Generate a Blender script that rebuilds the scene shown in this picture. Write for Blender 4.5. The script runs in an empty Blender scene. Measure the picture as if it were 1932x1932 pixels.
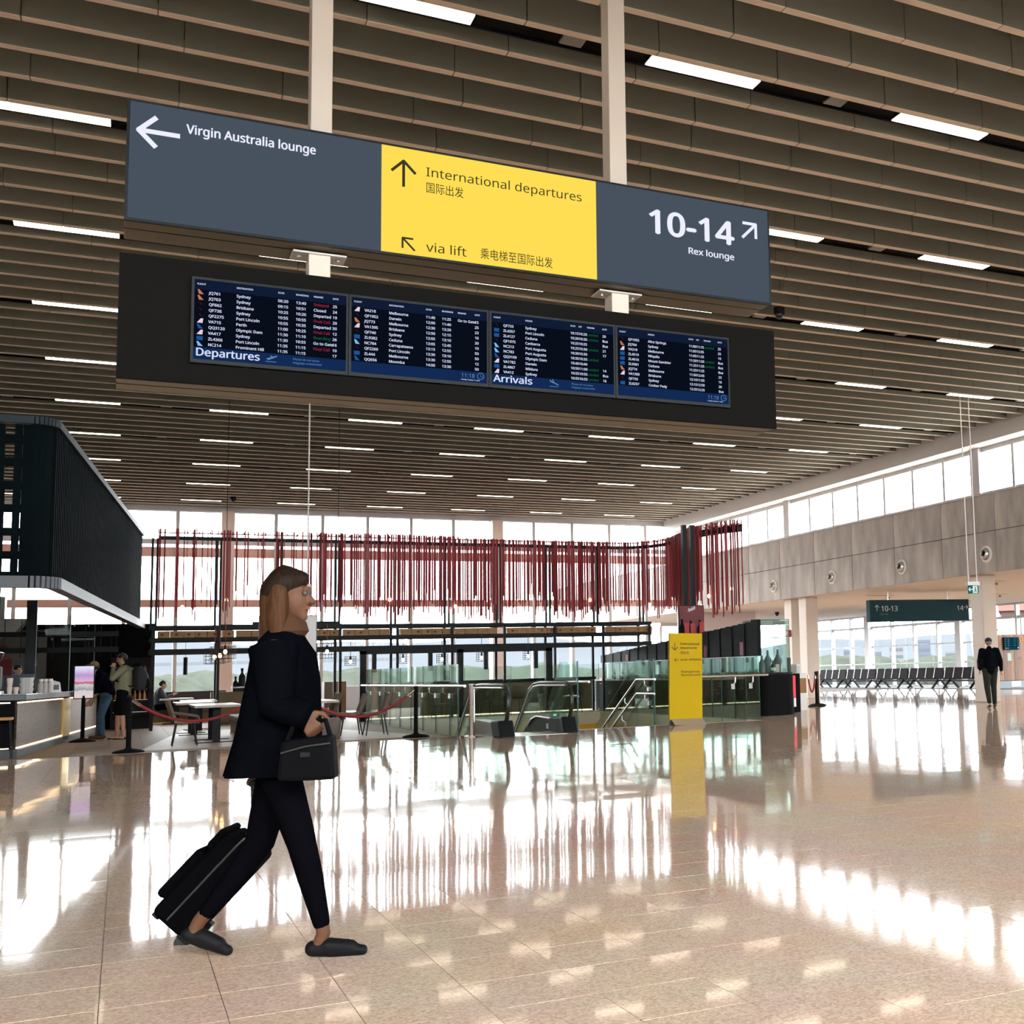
import bpy, bmesh, math, random
from mathutils import Vector, Matrix
random.seed(7)
sc = bpy.context.scene
COL = sc.collection
R = math.radians

# ------------------------------------------------------------------ camera
YAW, PITCH, ROLL, FPX, CX, CY, EYE = .495990638, .108070088, -.0288196210, 2265.686, 1455.766, 1010.113, 1.22
Ry = Matrix(((math.cos(YAW), -math.sin(YAW), 0), (math.sin(YAW), math.cos(YAW), 0), (0, 0, 1)))
Bm = Matrix(((1, 0, 0), (0, 0, -1), (0, 1, 0)))
Rp = Matrix(((1, 0, 0), (0, math.cos(PITCH), math.sin(PITCH)), (0, -math.sin(PITCH), math.cos(PITCH))))
Rr = Matrix(((math.cos(ROLL), -math.sin(ROLL), 0), (math.sin(ROLL), math.cos(ROLL), 0), (0, 0, 1)))
CM = Rr @ Rp @ Bm @ Ry                      # world -> lens (right, down, forward)
cam = bpy.data.cameras.new('camera')
cam_ob = bpy.data.objects.new('camera', cam)
COL.objects.link(cam_ob)
rot = Matrix((CM[0], -CM[1], -CM[2])).transposed().to_4x4()
cam_ob.matrix_world = Matrix.Translation((0, 0, EYE)) @ rot
cam.sensor_width = 36
cam.lens = FPX / 1932 * 36
cam.shift_x = (966 - CX) / 1932
cam.shift_y = (CY - 966) / 1932
cam.clip_end = 3000
sc.camera = cam_ob

# ------------------------------------------------------------------ sky, exposure
world = bpy.data.worlds.new('overcast_sky')
sc.world = world
world.use_nodes = True
bg = world.node_tree.nodes['Background']
bg.inputs[0].default_value = (.95, .97, 1.0, 1)
bg.inputs[1].default_value = 15.0
sc.view_settings.view_transform = 'Standard'
sc.view_settings.look = 'None'
sc.view_settings.exposure = .3
sc.view_settings.gamma = 1
sc.view_settings.use_curve_mapping = False
try:
    sc.cycles.use_denoising = True
    sc.cycles.max_bounces = 8
    sc.cycles.diffuse_bounces = 4
    sc.cycles.glossy_bounces = 4
    sc.cycles.transmission_bounces = 4
    sc.cycles.transparent_max_bounces = 24
    sc.cycles.caustics_reflective = False
    sc.cycles.caustics_refractive = False
    sc.cycles.sample_clamp_indirect = 6
except Exception:
    pass

# ------------------------------------------------------------------ helpers
class MB:
    """collects shapes and links them as one mesh object"""
    def __init__(s): s.v = []; s.f = []; s.M = None
    def add(s, vs, fs):
        n = len(s.v)
        if s.M is not None: vs = [tuple(s.M @ Vector(p)) for p in vs]
        s.v.extend([tuple(p) for p in vs]); s.f.extend([tuple(i + n for i in f) for f in fs]); return s
    def bx(s, x0, x1, y0, y1, z0, z1, faces=None):
        vs = [(x0, y0, z0), (x1, y0, z0), (x1, y1, z0), (x0, y1, z0), (x0, y0, z1), (x1, y0, z1), (x1, y1, z1), (x0, y1, z1)]
        return s.add(vs, [(0, 3, 2, 1), (4, 5, 6, 7), (0, 1, 5, 4), (1, 2, 6, 5), (2, 3, 7, 6), (3, 0, 4, 7)])
    def box(s, c, d, rz=0, rx=0, ry=0):
        m = Matrix.Translation(c) @ Matrix.Rotation(rz, 4, 'Z') @ Matrix.Rotation(ry, 4, 'Y') @ Matrix.Rotation(rx, 4, 'X')
        h = [q / 2 for q in d]
        vs = [tuple(m @ Vector((a * h[0], b * h[1], e * h[2]))) for e in (-1, 1) for a, b in ((-1, -1), (1, -1), (1, 1), (-1, 1))]
        return s.add(vs, [(0, 3, 2, 1), (4, 5, 6, 7), (0, 1, 5, 4), (1, 2, 6, 5), (2, 3, 7, 6), (3, 0, 4, 7)])
    def bar(s, a, b, w, h=None, up=(0, 0, 1)):
        a = Vector(a); b = Vector(b); h = w if h is None else h
        t = (b - a).normalized(); u = Vector(up)
        if abs(t.dot(u)) > .98: u = Vector((0, 1, 0))
        x = t.cross(u).normalized(); y = x.cross(t).normalized()
        vs = [p + x * (i * w / 2) + y * (j * h / 2) for p in (a, b) for i, j in ((-1, -1), (1, -1), (1, 1), (-1, 1))]
        return s.add(vs, [(0, 3, 2, 1), (4, 5, 6, 7), (0, 1, 5, 4), (1, 2, 6, 5), (2, 3, 7, 6), (3, 0, 4, 7)])
    def tube(s, pts, r, n=8, cap=True, sy=1.0):
        pts = [Vector(p) for p in pts]; k = len(pts)
        rs = r if isinstance(r, (list, tuple)) else [r] * k
        vs = []; x = None
        for i, p in enumerate(pts):
            t = (pts[min(i + 1, k - 1)] - pts[max(i - 1, 0)])
            t = t.normalized() if t.length > 1e-9 else Vector((0, 0, 1))
            if x is None:
                u = Vector((0, 0, 1)) if abs(t.z) < .9 else Vector((1, 0, 0))
                x = t.cross(u).normalized()
            else:
                x = (x - t * x.dot(t)).normalized()
            y = t.cross(x)
            for j in range(n):
                a = 2 * math.pi * j / n
                vs.append(p + x * (math.cos(a) * rs[i]) + y * (math.sin(a) * rs[i] * sy))
        fs = [(i * n + j, i * n + (j + 1) % n, (i + 1) * n + (j + 1) % n, (i + 1) * n + j) for i in range(k - 1) for j in range(n)]
        if cap: fs += [tuple(range(n))[::-1], tuple((k - 1) * n + j for j in range(n))]
        return s.add(vs, fs)
    def cyl(s, x, y, z0, z1, r, n=16, r2=None):
        return s.tube([(x, y, z0), (x, y, z1)], [r, r if r2 is None else r2], n)
    def lathe(s, c, prof, n=16):
        return s.loft([(c[0], c[1], c[2] + z, r, r) for r, z in prof], n)
    def loft(s, rings, n=24, fold=0, cap0=True, cap1=True, k=7):
        vs = []
        for i, (x, y, z, rx, ry) in enumerate(rings):
            for j in range(n):
                a = 2 * math.pi * j / n
                m = 1 + fold * (i / max(1, len(rings) - 1)) * math.cos(k * a + 1.3 * math.sin(2 * a))
                vs.append((x + math.cos(a) * rx * m, y + math.sin(a) * ry * m, z))
        fs = [(i * n + j, i * n + (j + 1) % n, (i + 1) * n + (j + 1) % n, (i + 1) * n + j) for i in range(len(rings) - 1) for j in range(n)]
        if cap0: fs.append(tuple(range(n))[::-1])
        if cap1: fs.append(tuple((len(rings) - 1) * n + j for j in range(n)))
        return s.add(vs, fs)
    def ball(s, c, r, n=16, m=10):
        r = (r, r, r) if not isinstance(r, (tuple, list)) else r
        rings = []
        vs = [(c[0], c[1], c[2] - r[2])]
        for i in range(1, m):
            t = math.pi * i / m
            for j in range(n):
                a = 2 * math.pi * j / n
                vs.append((c[0] + math.cos(a) * math.sin(t) * r[0], c[1] + math.sin(a) * math.sin(t) * r[1], c[2] - math.cos(t) * r[2]))
        vs.append((c[0], c[1], c[2] + r[2]))
        fs = [(0, 1 + (j + 1) % n, 1 + j) for j in range(n)]
        fs += [(1 + i * n + j, 1 + i * n + (j + 1) % n, 1 + (i + 1) * n + (j + 1) % n, 1 + (i + 1) * n + j) for i in range(m - 2) for j in range(n)]
        L = len(vs) - 1
        fs += [(L, 1 + (m - 2) * n + j, 1 + (m - 2) * n + (j + 1) % n) for j in range(n)]
        return s.add(vs, fs)
    def cap(s, a, b, ra, rb, n=10):
        """tapered capsule"""
        a = Vector(a); b = Vector(b); t = b - a
        if t.length < 1e-6: return s.ball(a, ra)
        d = t.normalized(); pts = []; rs = []
        for q in (.999, .8, .5, .2): pts.append(a - d * ra * math.sqrt(max(0, 1 - (1 - q) ** 2)) if False else a - d * ra * q); rs.append(ra * math.sqrt(max(0, 1 - q * q)))
        pts.append(a); rs.append(ra); pts.append(b); rs.append(rb)
        for q in (.2, .5, .8, .999): pts.append(b + d * rb * q); rs.append(rb * math.sqrt(max(0, 1 - q * q)))
        return s.tube(pts, rs, n)
    def poly(s, pts, ext):
        """flat polygon of 3-D points pushed along ext"""
        e = Vector(ext); n = len(pts); a = [Vector(p) for p in pts]; b = [p + e for p in a]
        return s.add(a + b, [tuple(range(n))[::-1], tuple(range(n, 2 * n))] + [(i, (i + 1) % n, n + (i + 1) % n, n + i) for i in range(n)])
    def mesh(s, name, m=None, smooth=False, bevel=0, seg=2, angle=40):
        me = bpy.data.meshes.new(name)
        me.from_pydata(s.v, [], s.f)
        bm = bmesh.new(); bm.from_mesh(me)
        bmesh.ops.recalc_face_normals(bm, faces=bm.faces)
        if bevel:
            es = [e for e in bm.edges if len(e.link_faces) == 2 and e.calc_face_angle(0) > R(25)]
            bmesh.ops.bevel(bm, geom=es, offset=bevel, segments=seg, affect='EDGES', profile=.5, clamp_overlap=True)
        bm.to_mesh(me); bm.free()
        if m: me.materials.append(m)
        if smooth: shade(me, angle)
        return me
    def build(s, name, m, parent=None, **k):
        return link(name, s.mesh(name, m, **k), parent)

def shade(me, angle=40):
    me.polygons.foreach_set('use_smooth', [True] * len(me.polygons))
    try: me.set_sharp_from_angle(angle=R(angle))
    except Exception: pass

def link(name, me, parent=None, loc=None):
    o = bpy.data.objects.new(name, me); COL.objects.link(o)
    if parent: o.parent = parent
    if loc: o.location = loc
    return o
def tag(o, label, cat, group=None, kind=None):
    if label: o['label'] = label
    if cat: o['category'] = cat
    if group: o['group'] = group
    if kind: o['kind'] = kind
    return o
def thing(name, label, cat, loc=(0, 0, 0), rz=0, group=None):
    o = bpy.data.objects.new(name, None); COL.objects.link(o)
    o.empty_display_size = .1
    o.location = loc; o.rotation_euler = (0, 0, rz)
    return tag(o, label, cat, group)
def struct(o): o['kind'] = 'structure'; return o
def stuff(o): o['kind'] = 'stuff'; return o
def copy_tree(o, parent=None):
    c = o.copy(); COL.objects.link(c)
    if parent: c.parent = parent
    for ch in list(o.children): copy_tree(ch, c)
    return c

def lens(u, v): return CM.transposed() @ Vector(((u - CX) / FPX, (v - CY) / FPX, 1))
EYEP = Vector((0, 0, EYE))
def fl(u, v, z=0): d = lens(u, v); return EYEP + d * ((z - EYE) / d.z)
def ay(u, v, y): d = lens(u, v); return EYEP + d * (y / d.y)
def ax(u, v, x): d = lens(u, v); return EYEP + d * (x / d.x)
def proj(p): q = CM @ (Vector(p) - EYEP); return (CX + FPX * q.x / q.z, CY + FPX * q.y / q.z, q.z)

# ------------------------------------------------------------------ materials
MATS = {}
def mat(name, col=(.5, .5, .5), rough=.5, metal=0, emit=None, es=1, noise=None, bump=None, spec=.5, noise_col=None, stretch=None):
    if name in MATS: return MATS[name]
    m = bpy.data.materials.new(name); m.use_nodes = True
    nt = m.node_tree; b = nt.nodes['Principled BSDF']
    b.inputs['Base Color'].default_value = (*col, 1)
    b.inputs['Roughness'].default_value = rough
    b.inputs['Metallic'].default_value = metal
    b.inputs['Specular IOR Level'].default_value = spec
    if emit:
        b.inputs['Emission Color'].default_value = (*emit, 1)
        b.inputs['Emission Strength'].default_value = es
    if noise or bump:
        tc = nt.nodes.new('ShaderNodeTexCoord'); vec = tc.outputs['Object']
        if stretch:
            mp = nt.nodes.new('ShaderNodeMapping'); mp.inputs['Scale'].default_value = stretch
            nt.links.new(vec, mp.inputs[0]); vec = mp.outputs[0]
    if noise:
        n = nt.nodes.new('ShaderNodeTexNoise'); n.inputs['Scale'].default_value = noise[0]; n.inputs['Detail'].default_value = 6
        nt.links.new(vec, n.inputs['Vector'])
        mx = nt.nodes.new('ShaderNodeMix'); mx.data_type = 'RGBA'
        c2 = noise_col or tuple(c * (1 - noise[1]) for c in col)
        rp = nt.nodes.new('ShaderNodeValToRGB'); rp.color_ramp.elements[0].position = .35; rp.color_ramp.elements[1].position = .65
        nt.links.new(n.outputs[0], rp.inputs[0]); nt.links.new(rp.outputs[0], mx.inputs[0])
        mx.inputs[6].default_value = (*c2, 1); mx.inputs[7].default_value = (*col, 1)
        nt.links.new(mx.outputs[2], b.inputs['Base Color'])
    if bump:
        n2 = nt.nodes.new('ShaderNodeTexNoise'); n2.inputs['Scale'].default_value = bump[0]
        nt.links.new(vec, n2.inputs['Vector'])
        bp = nt.nodes.new('ShaderNodeBump'); bp.inputs['Strength'].default_value = bump[1]; bp.inputs['Distance'].default_value = .02
        nt.links.new(n2.outputs[0], bp.inputs['Height']); nt.links.new(bp.outputs[0], b.inputs['Normal'])
    MATS[name] = m
    return m
def emis(name, col, s=1):
    """a self-lit surface: screens, lamps"""
    if name in MATS: return MATS[name]
    m = bpy.data.materials.new(name); m.use_nodes = True
    nt = m.node_tree; nt.nodes.remove(nt.nodes['Principled BSDF'])
    e = nt.nodes.new('ShaderNodeEmission'); e.inputs[0].default_value = (*col, 1); e.inputs[1].default_value = s / 1.23      # the view exposure is +0.3
    nt.links.new(e.outputs[0], nt.nodes['Material Output'].inputs[0])
    MATS[name] = m
    return m
def glass(name, tint=(.93, .97, .95), refl=1.0, film=None):
    if name in MATS: return MATS[name]
    m = bpy.data.materials.new(name); m.use_nodes = True
    nt = m.node_tree; nt.nodes.remove(nt.nodes['Principled BSDF'])
    t = nt.nodes.new('ShaderNodeBsdfTransparent'); t.inputs[0].default_value = (*tint, 1)
    g = nt.nodes.new('ShaderNodeBsdfGlossy'); g.inputs['Roughness'].default_value = .01
    g.inputs[0].default_value = (.95, 1, .98, 1)
    f = nt.nodes.new('ShaderNodeFresnel'); f.inputs[0].default_value = 1.5
    mu = nt.nodes.new('ShaderNodeMath'); mu.operation = 'MULTIPLY'; mu.inputs[1].default_value = refl
    nt.links.new(f.outputs[0], mu.inputs[0])
    mx = nt.nodes.new('ShaderNodeMixShader')
    nt.links.new(mu.outputs[0], mx.inputs[0]); nt.links.new(t.outputs[0], mx.inputs[1]); nt.links.new(g.outputs[0], mx.inputs[2])
    nt.links.new(mx.outputs[0], nt.nodes['Material Output'].inputs[0])
    MATS[name] = m
    return m
def srgb(r, g, b): return tuple(((c / 255) / 12.92 if c <= 10 else ((c / 255 + .055) / 1.055) ** 2.4) for c in (r, g, b))

def tile_mat():
    m = mat('polished_terrazzo', (.56, .47, .39), .05)
    nt = m.node_tree; b = nt.nodes['Principled BSDF']
    b.inputs['IOR'].default_value = 1.47
    ge = nt.nodes.new('ShaderNodeNewGeometry')
    vo = nt.nodes.new('ShaderNodeTexVoronoi'); vo.inputs['Scale'].default_value = 90
    nt.links.new(ge.outputs['Position'], vo.inputs['Vector'])
    rp = nt.nodes.new('ShaderNodeValToRGB')
    rp.color_ramp.elements[0].color = (.58, .45, .37, 1); rp.color_ramp.elements[1].color = (.82, .69, .59, 1)
    e = rp.color_ramp.elements.new(.5); e.color = (.72, .58, .48, 1)
    sp = nt.nodes.new('ShaderNodeSeparateColor'); nt.links.new(vo.outputs['Color'], sp.inputs[0])
    nt.links.new(sp.outputs[0], rp.inputs[0])
    no = nt.nodes.new('ShaderNodeTexNoise'); no.inputs['Scale'].default_value = 1.3
    nt.links.new(ge.outputs['Position'], no.inputs['Vector'])
    mx = nt.nodes.new('ShaderNodeMix'); mx.data_type = 'RGBA'; mx.blend_type = 'MULTIPLY'; mx.inputs[0].default_value = .18
    nt.links.new(rp.outputs[0], mx.inputs[6]); nt.links.new(no.outputs['Color'], mx.inputs[7])
    hs = nt.nodes.new('ShaderNodeHueSaturation'); hs.inputs['Value'].default_value = 1.24; hs.inputs['Saturation'].default_value = 1.3
    nt.links.new(mx.outputs[2], hs.inputs['Color']); nt.links.new(hs.outputs[0], b.inputs['Base Color'])
    # slight polish waves
    wv = nt.nodes.new('ShaderNodeTexNoise'); wv.inputs['Scale'].default_value = 2.2; wv.inputs['Detail'].default_value = 1
    nt.links.new(ge.outputs['Position'], wv.inputs['Vector'])
    bp = nt.nodes.new('ShaderNodeBump'); bp.inputs['Strength'].default_value = .2; bp.inputs['Distance'].default_value = .0005
    nt.links.new(wv.outputs[0], bp.inputs['Height']); nt.links.new(bp.outputs[0], b.inputs['Normal'])
    return m

TILE = tile_mat()
GROUT = mat('dark_grout', (.16, .12, .1), .7)
BLACK = mat('black_metal', (.007, .009, .011), .5, spec=.18)
BLACKM = mat('matt_black', (.006, .006, .007), .8, spec=.08)
VOID = mat('dark_ceiling_void', (.008, .008, .008), .95)
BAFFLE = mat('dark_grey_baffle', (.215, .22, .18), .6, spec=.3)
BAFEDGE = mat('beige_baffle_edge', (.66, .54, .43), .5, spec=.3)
BEIGE = mat('beige_paint', (.62, .53, .44), .5)
WHITE = mat('white_paint', (.78, .77, .75), .5)
SIGNGREY = emis('sign_slate', srgb(72, 82, 95), 1)
SIGNYEL = emis('sign_yellow', srgb(255, 222, 84), 1)
SIGNWHITE = emis('sign_white', srgb(233, 235, 248), 1.05)
SIGNINK = emis('sign_ink', srgb(62, 58, 40), 1)
CONC = mat('stained_concrete', (.52, .47, .43), .75, noise=(1.5, .42), stretch=(1, 1, .35), bump=(40, .08))
PLATE = mat('bronze_sign_casing', (.16, .13, .085), .5)
GLASS = glass('clear_window_glass', (.97, .985, .98), .1)
GREEN = glass('green_balustrade_glass', (.88, .945, .92), .55)
STEEL = mat('brushed_steel', (.62, .60, .58), .28, 1)
CHROME = mat('chrome', (.8, .8, .8), .12, 1)
MULL = mat('white_mullion', (.50, .49, .50), .5)
ROSE = mat('rose_brown_transom', (.62, .36, .31), .6)
COLP = mat('pinkish_column', (.72, .56, .52), .55)
GOLD = mat('brass', (.55, .38, .12), .35, 1)
WARM = emis('warm_led', (1, .72, .42), 5)
LAMP = emis('lamp_diffuser', (1, .82, .62), 11)

# ------------------------------------------------------------------ text
def load_font():
    try:
        import os                            # the plain sans that ships with Blender itself
        p = os.path.join(bpy.utils.system_resource('DATAFILES'), 'fonts', 'NotoSansHebrew-Regular.woff2')
        return bpy.data.fonts.load(p)
    except Exception:
        return None
FONT = load_font()
def text(s, size, m, parent, o, right=(1, 0, 0), up=(0, 0, 1), bold=0, name='lettering', w=None, cjk=False, lines=1, res=3, shear=0, builtin=False):
    """lettering as a flat mesh whose baseline starts at o; w fits its width in metres"""
    c = bpy.data.curves.new('t', 'FONT')
    if FONT and not cjk and not builtin: c.font = FONT
    c.body = s; c.resolution_u = res; c.space_line = lines; c.shear = shear
    ob = bpy.data.objects.new('t', c); COL.objects.link(ob)
    me = bpy.data.meshes.new_from_object(ob)
    bpy.data.objects.remove(ob); bpy.data.curves.remove(c)
    if bold:                                   # heavier strokes: overlaid copies a hair apart
        bm = bmesh.new(); bm.from_mesh(me)
        for dx, dy in ((bold, 0), (-bold, 0), (0, bold * .7), (0, -bold * .7)) if bold > .012 or bold < 0 else ((bold, 0),):
            b2 = me.copy(); b2.transform(Matrix.Translation((dx, dy, 0))); bm.from_mesh(b2); bpy.data.meshes.remove(b2)
        bm.to_mesh(me); bm.free()
    r = Vector(right).normalized(); u = Vector(up).normalized(); o = Vector(o)
    sx = size
    if w:
        xs = [v.co.x for v in me.vertices]
        sx = w / (max(xs) - min(xs))
    for v in me.vertices:
        v.co = o + r * (v.co.x * sx) + u * (v.co.y * size)
    me.name = name; me.materials.clear(); me.materials.append(m)
    return link(name, me, parent)
def arrow(mb, c, L, w, ang, n=(0, -1, 0), right=(1, 0, 0), up=(0, 0, 1), t=.002, head=.62):
    """shaft with a two-stroke head, pointing along ang, centred on c"""
    r = Vector(right); u = Vector(up); c = Vector(c); n = Vector(n) * t
    d = r * math.cos(ang) + u * math.sin(ang)
    tip = c + d * (L / 2)
    def stroke(a, b):
        q = (b - a).normalized(); s = q.cross(Vector(n)).normalized() * (w / 2)
        mb.poly([a - s, b - s, b + s, a + s], n)
    stroke(c - d * (L / 2), tip - d * w * .3)
    for sgn in (1, -1):
        e = r * math.cos(ang + sgn * R(135)) + u * math.sin(ang + sgn * R(135))
        stroke(tip - e * w * .25, tip + e * (L * head))
    return mb
# ------------------------------------------------------------------ floor
TX, TY, X0, Y0T = .4195, .4305, -.047, 4.929
VX0, VX1, VY0, VY1 = 5.95, 12.8, 24.5, 34.9         # the escalator well
WX, FY, CZ = 21.6, 48.9, 7.66                       # right wall, far facade, ceiling underside
floor = struct(MB().bx(-14, 21.6, -6, VY0, -.3, -.005).bx(-14, VX0, VY0, FY, -.3, -.005).bx(VX1, 34.4, VY0, 60, -.3, -.005)
               .bx(VX0, VX1, VY1, FY, -.3, -.005).bx(21.6, 34.4, 6, VY0, -.3, -.005).build('floor', GROUT))
TILT0 = 0.0
def tilt(i, j):
    q = random.Random(i * 7919 + j * 104729)
    return q.gauss(0, .0009), q.gauss(0, .0012) + TILT0
cells = []
for i in range(-33, 83):
    for j in range(-25, 100):
        x, y = X0 + (i + .5) * TX, Y0T + (j + .5) * TY
        if not (-13.9 < x < 34.3 and -5.9 < y < 46): continue
        if y > VY0 - .25 and x < VX1 + .25: continue
        if x > 21.4 and y < 8: continue
        u, v, d = proj((x, y, 0)) if (Vector((x, y, 0)) - EYEP).dot(CM[2]) > .3 else (-1e4, -1e4, 1)
        seen = -200 < u < 2130 and -100 < v < 2100
        cells.append((d if seen else 1e3 + d, i, j, x, y))
cells.sort()
tile_me = MB().bx(-TX / 2 + .0016, TX / 2 - .0016, -TY / 2 + .0016, TY / 2 - .0016, -.02, 0).mesh('tile', TILE)
for d, i, j, x, y in cells[:298]:
    o = link('tile', tile_me, floor, (x, y, 0))
    a, b = tilt(i, j); o.rotation_euler = (b, a, 0)
mb = MB()
for d, i, j, x, y in cells[298:]:
    a, b = tilt(i, j); w, h = TX / 2 - .0018, TY / 2 - .0018
    mb.add([(x + p * w, y + q * h, -p * w * a + q * h * b) for p, q in ((-1, -1), (1, -1), (1, 1), (-1, 1))], [(0, 1, 2, 3)])
stuff(mb.build('tile_field', TILE, floor))

CAFE = mat('cafe_floor_tile', (.27, .185, .12), .6, spec=.2, noise=(2, .12))
PALE = mat('pale_inlay_tile', (.50, .41, .34), .5, spec=.3, noise=(2, .08))
mb = MB()
for i in range(0, 34):
    for j in range(0, 40):
        x, y = -14 + i * .6, VY0 - .25 + j * .62
        if x + .6 > VX0 + .05 and y < VY1: continue
        if y + .6 > FY or x > 13: continue
        mb.bx(x + .002, x + .598, y + .002, y + .618, -.02, .001)
stuff(mb.build('cafe_tile_field', CAFE, floor))
MB().poly([(.31, 25.0, .0015), (3.6, 25.0, .0015), (5.6, 25.1, .0015), (4.2, 33, .0015), (1.35, 34.2, .0015)], (0, 0, .003)).build('pale_tile_inlay', PALE, floor)
TACT = mat('beige_tactile', (.6, .5, .42), .4)
mb = MB().bx(VX0 + .3, 8.3, VY0 - .25, VY0, -.02, .002)
MB().bx(VX0 + .3, VX1, VY0 - .12, VY0, -.3, .003).build('landing_edge', PALE, floor)
for a in range(40):
    for b in range(4): mb.cyl(6.5 + a * .06, VY0 - .24 + b * .06, .001, .007, .017, 6)
stuff(mb.build('tactile_strip', TACT, floor))

# well under the floor
WELL = mat('cream_well_paint', (.70, .66, .50), .6)
WYEL = mat('amber_paint', (.80, .45, .03), .6)
well = MB().bx(VX0, VX0 + .02, VY0, VY1, -5, -.004).bx(VX1 - .02, VX1, VY0, VY1, -5, -.004).bx(VX0, VX1, VY1 - .02, VY1, -5, -.004)
well.bx(VX0, VX1, VY0 - .2, VY0, -5, -.3).bx(VX0, VX1, VY0, VY1, -5.2, -5)
well = struct(well.build('wall_well', WELL))
MB().poly([(VX1 - .021, 29.5, -.45), (VX1 - .021, 34.8, -.25), (VX1 - .021, 34.8, -2.4), (VX1 - .021, 28.2, -2.6)], (-.006, 0, 0)).build('painted_panel', WYEL, well)
MB().poly([(9.2, VY1 - .021, -.5), (VX1 - .03, VY1 - .021, -.35), (VX1 - .03, VY1 - .021, -2.4), (8.1, VY1 - .021, -2.4)], (0, -.006, 0)).build('painted_panel', WYEL, well)
MB().poly([(6.0, VY1 - .021, -.8), (7.4, VY1 - .021, -.5), (7.0, VY1 - .021, -2.0), (6.0, VY1 - .021, -2.0)], (0, -.006, 0)).build('painted_panel', WYEL, well)

# ------------------------------------------------------------------ shell
wl = struct(MB().bx(-14.3, -14, -6, FY, -.3, 8.6).build('wall_left', BEIGE))
wb = struct(MB().bx(-14, 21.7, -6.3, -6, -.3, 3.6).bx(-14, 21.7, -6.3, -6, 7.6, 8.6).build('wall_back', BEIGE))
bw = struct(MB().bx(-14, 21.7, -6.2, -6.1, 5.7, 5.8).build('window_5', MULL))  # unseen glazing behind the camera, sized for its light on the hall
for k in range(22): MB().bx(-14 + 1.7 * k - .05, -14 + 1.7 * k + .05, -6.25, -6.05, 3.6, 7.6).build('mullion', MULL, bw)
MB().bx(-14, 21.7, -6.16, -6.148, 3.6, 7.6).build('window_pane', GLASS, bw)
# ------------------------------------------------------------------ ceiling
ceil = struct(MB().bx(-14, 21.6, -6, FY, 8.35, 8.6).build('ceiling', VOID))
BP, BY0 = .6615, 13.73
LR0, LRP = 15.24, 3.9683                           # light rows
PL = 1.42
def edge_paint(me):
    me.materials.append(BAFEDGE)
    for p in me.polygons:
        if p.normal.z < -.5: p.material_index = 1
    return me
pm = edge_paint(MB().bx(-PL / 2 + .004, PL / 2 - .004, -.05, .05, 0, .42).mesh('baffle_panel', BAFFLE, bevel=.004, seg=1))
npan = 0
for k in range(-28, 53):
    y = BY0 + k * BP
    if y > FY - .35: break
    off = random.Random(k).random() * PL
    run = MB(); x = -14 + off
    xs = [-14.0]
    while x < 20.75: xs.append(x); x += PL
    xs.append(20.8)
    vis = y > 6
    for a, b in zip(xs[:-1], xs[1:]):
        c = (a + b) / 2
        if b - a > PL - .01 and npan < 300 and vis:
            u, v, d = proj((c, y, CZ))
            if -250 < u < 2180 and v > -160:
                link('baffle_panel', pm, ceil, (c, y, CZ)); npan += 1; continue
        run.bx(a + .004, b - .004, y - .05, y + .05, CZ, CZ + .42)
    if run.v:
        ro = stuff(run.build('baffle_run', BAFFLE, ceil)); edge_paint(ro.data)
PLATEM = mat('grey_service_plate', (.2, .19, .17), .5)
pl_me = MB().bx(-.12, .12, -.09, .09, 0, .03).mesh('service_plate', PLATEM, bevel=.004, seg=1)
lamp_rows = []
for r in range(-4, 9):
    yc = LR0 + r * LRP
    if yc > FY - .5: break
    MB().bx(-14, 20.8, yc - .13, yc + .13, CZ + .055, CZ + .12).bx(-14, 20.8, yc - .15, yc - .13, CZ + .02, CZ + .2).bx(-14, 20.8, yc + .13, yc + .15, CZ + .02, CZ + .2).build('light_trough', BLACKM, ceil)
    for n in range(-4, 7):
        x = -1.5 + n * 3.178 + 2.25
        link('service_plate', pl_me, ceil, (x, yc, CZ + .026))
    lamp_rows.append((r, yc))
ORD = ['first', 'second', 'third', 'fourth', 'fifth', 'sixth', 'seventh', 'eighth', 'ninth', 'tenth', 'eleventh', 'twelfth']
lamp0 = None
body_me = MB().bx(-.66, .66, -.115, .115, .012, .055).mesh('housing', BLACKM)
dif_me = MB().bx(-.6475, .6475, -.098, .098, 0, .014).mesh('diffuser', LAMP)
DIST = {-1: 'nearest row', 0: 'second nearest row', 1: 'third nearest row', 2: 'fourth nearest row', 3: 'fifth nearest row', 4: 'sixth nearest row',
        5: 'third row from the far windows', 6: 'second row from the far windows', 7: 'third last row', 8: 'last row at the far windows'}
names = {7: 'second row from the far windows', 8: 'last row by the far windows', 6: 'third row from the far windows', 5: 'fourth row from the far windows', 4: 'fifth row from the far windows'}
DIST.update(names)
for r, yc in lamp_rows:
    if r < -1: continue
    vis = []
    for n in range(-2, 7):
        x = -1.5 + n * 3.178 + .6475 + (-.08 if r < 1 else 0)
        u0 = proj((x - .6, yc, CZ))[0]; u1, v1, d = proj((x + .6, yc, CZ))
        if u1 > -60 and u0 < 1990 and v1 > -40: vis.append(x)
    for i, x in enumerate(vis):
        where = ORD[i] + ' from the wine bar end' if False else ORD[i] + ' from the cafe side'
        o = thing('ceiling_light', 'recessed strip light in the %s, %s' % (DIST[r], where), 'ceiling light', (x, yc, CZ + .012), 0, 'strip lights in the slatted ceiling')
        link('housing', body_me, o); link('diffuser', dif_me, o)

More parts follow.
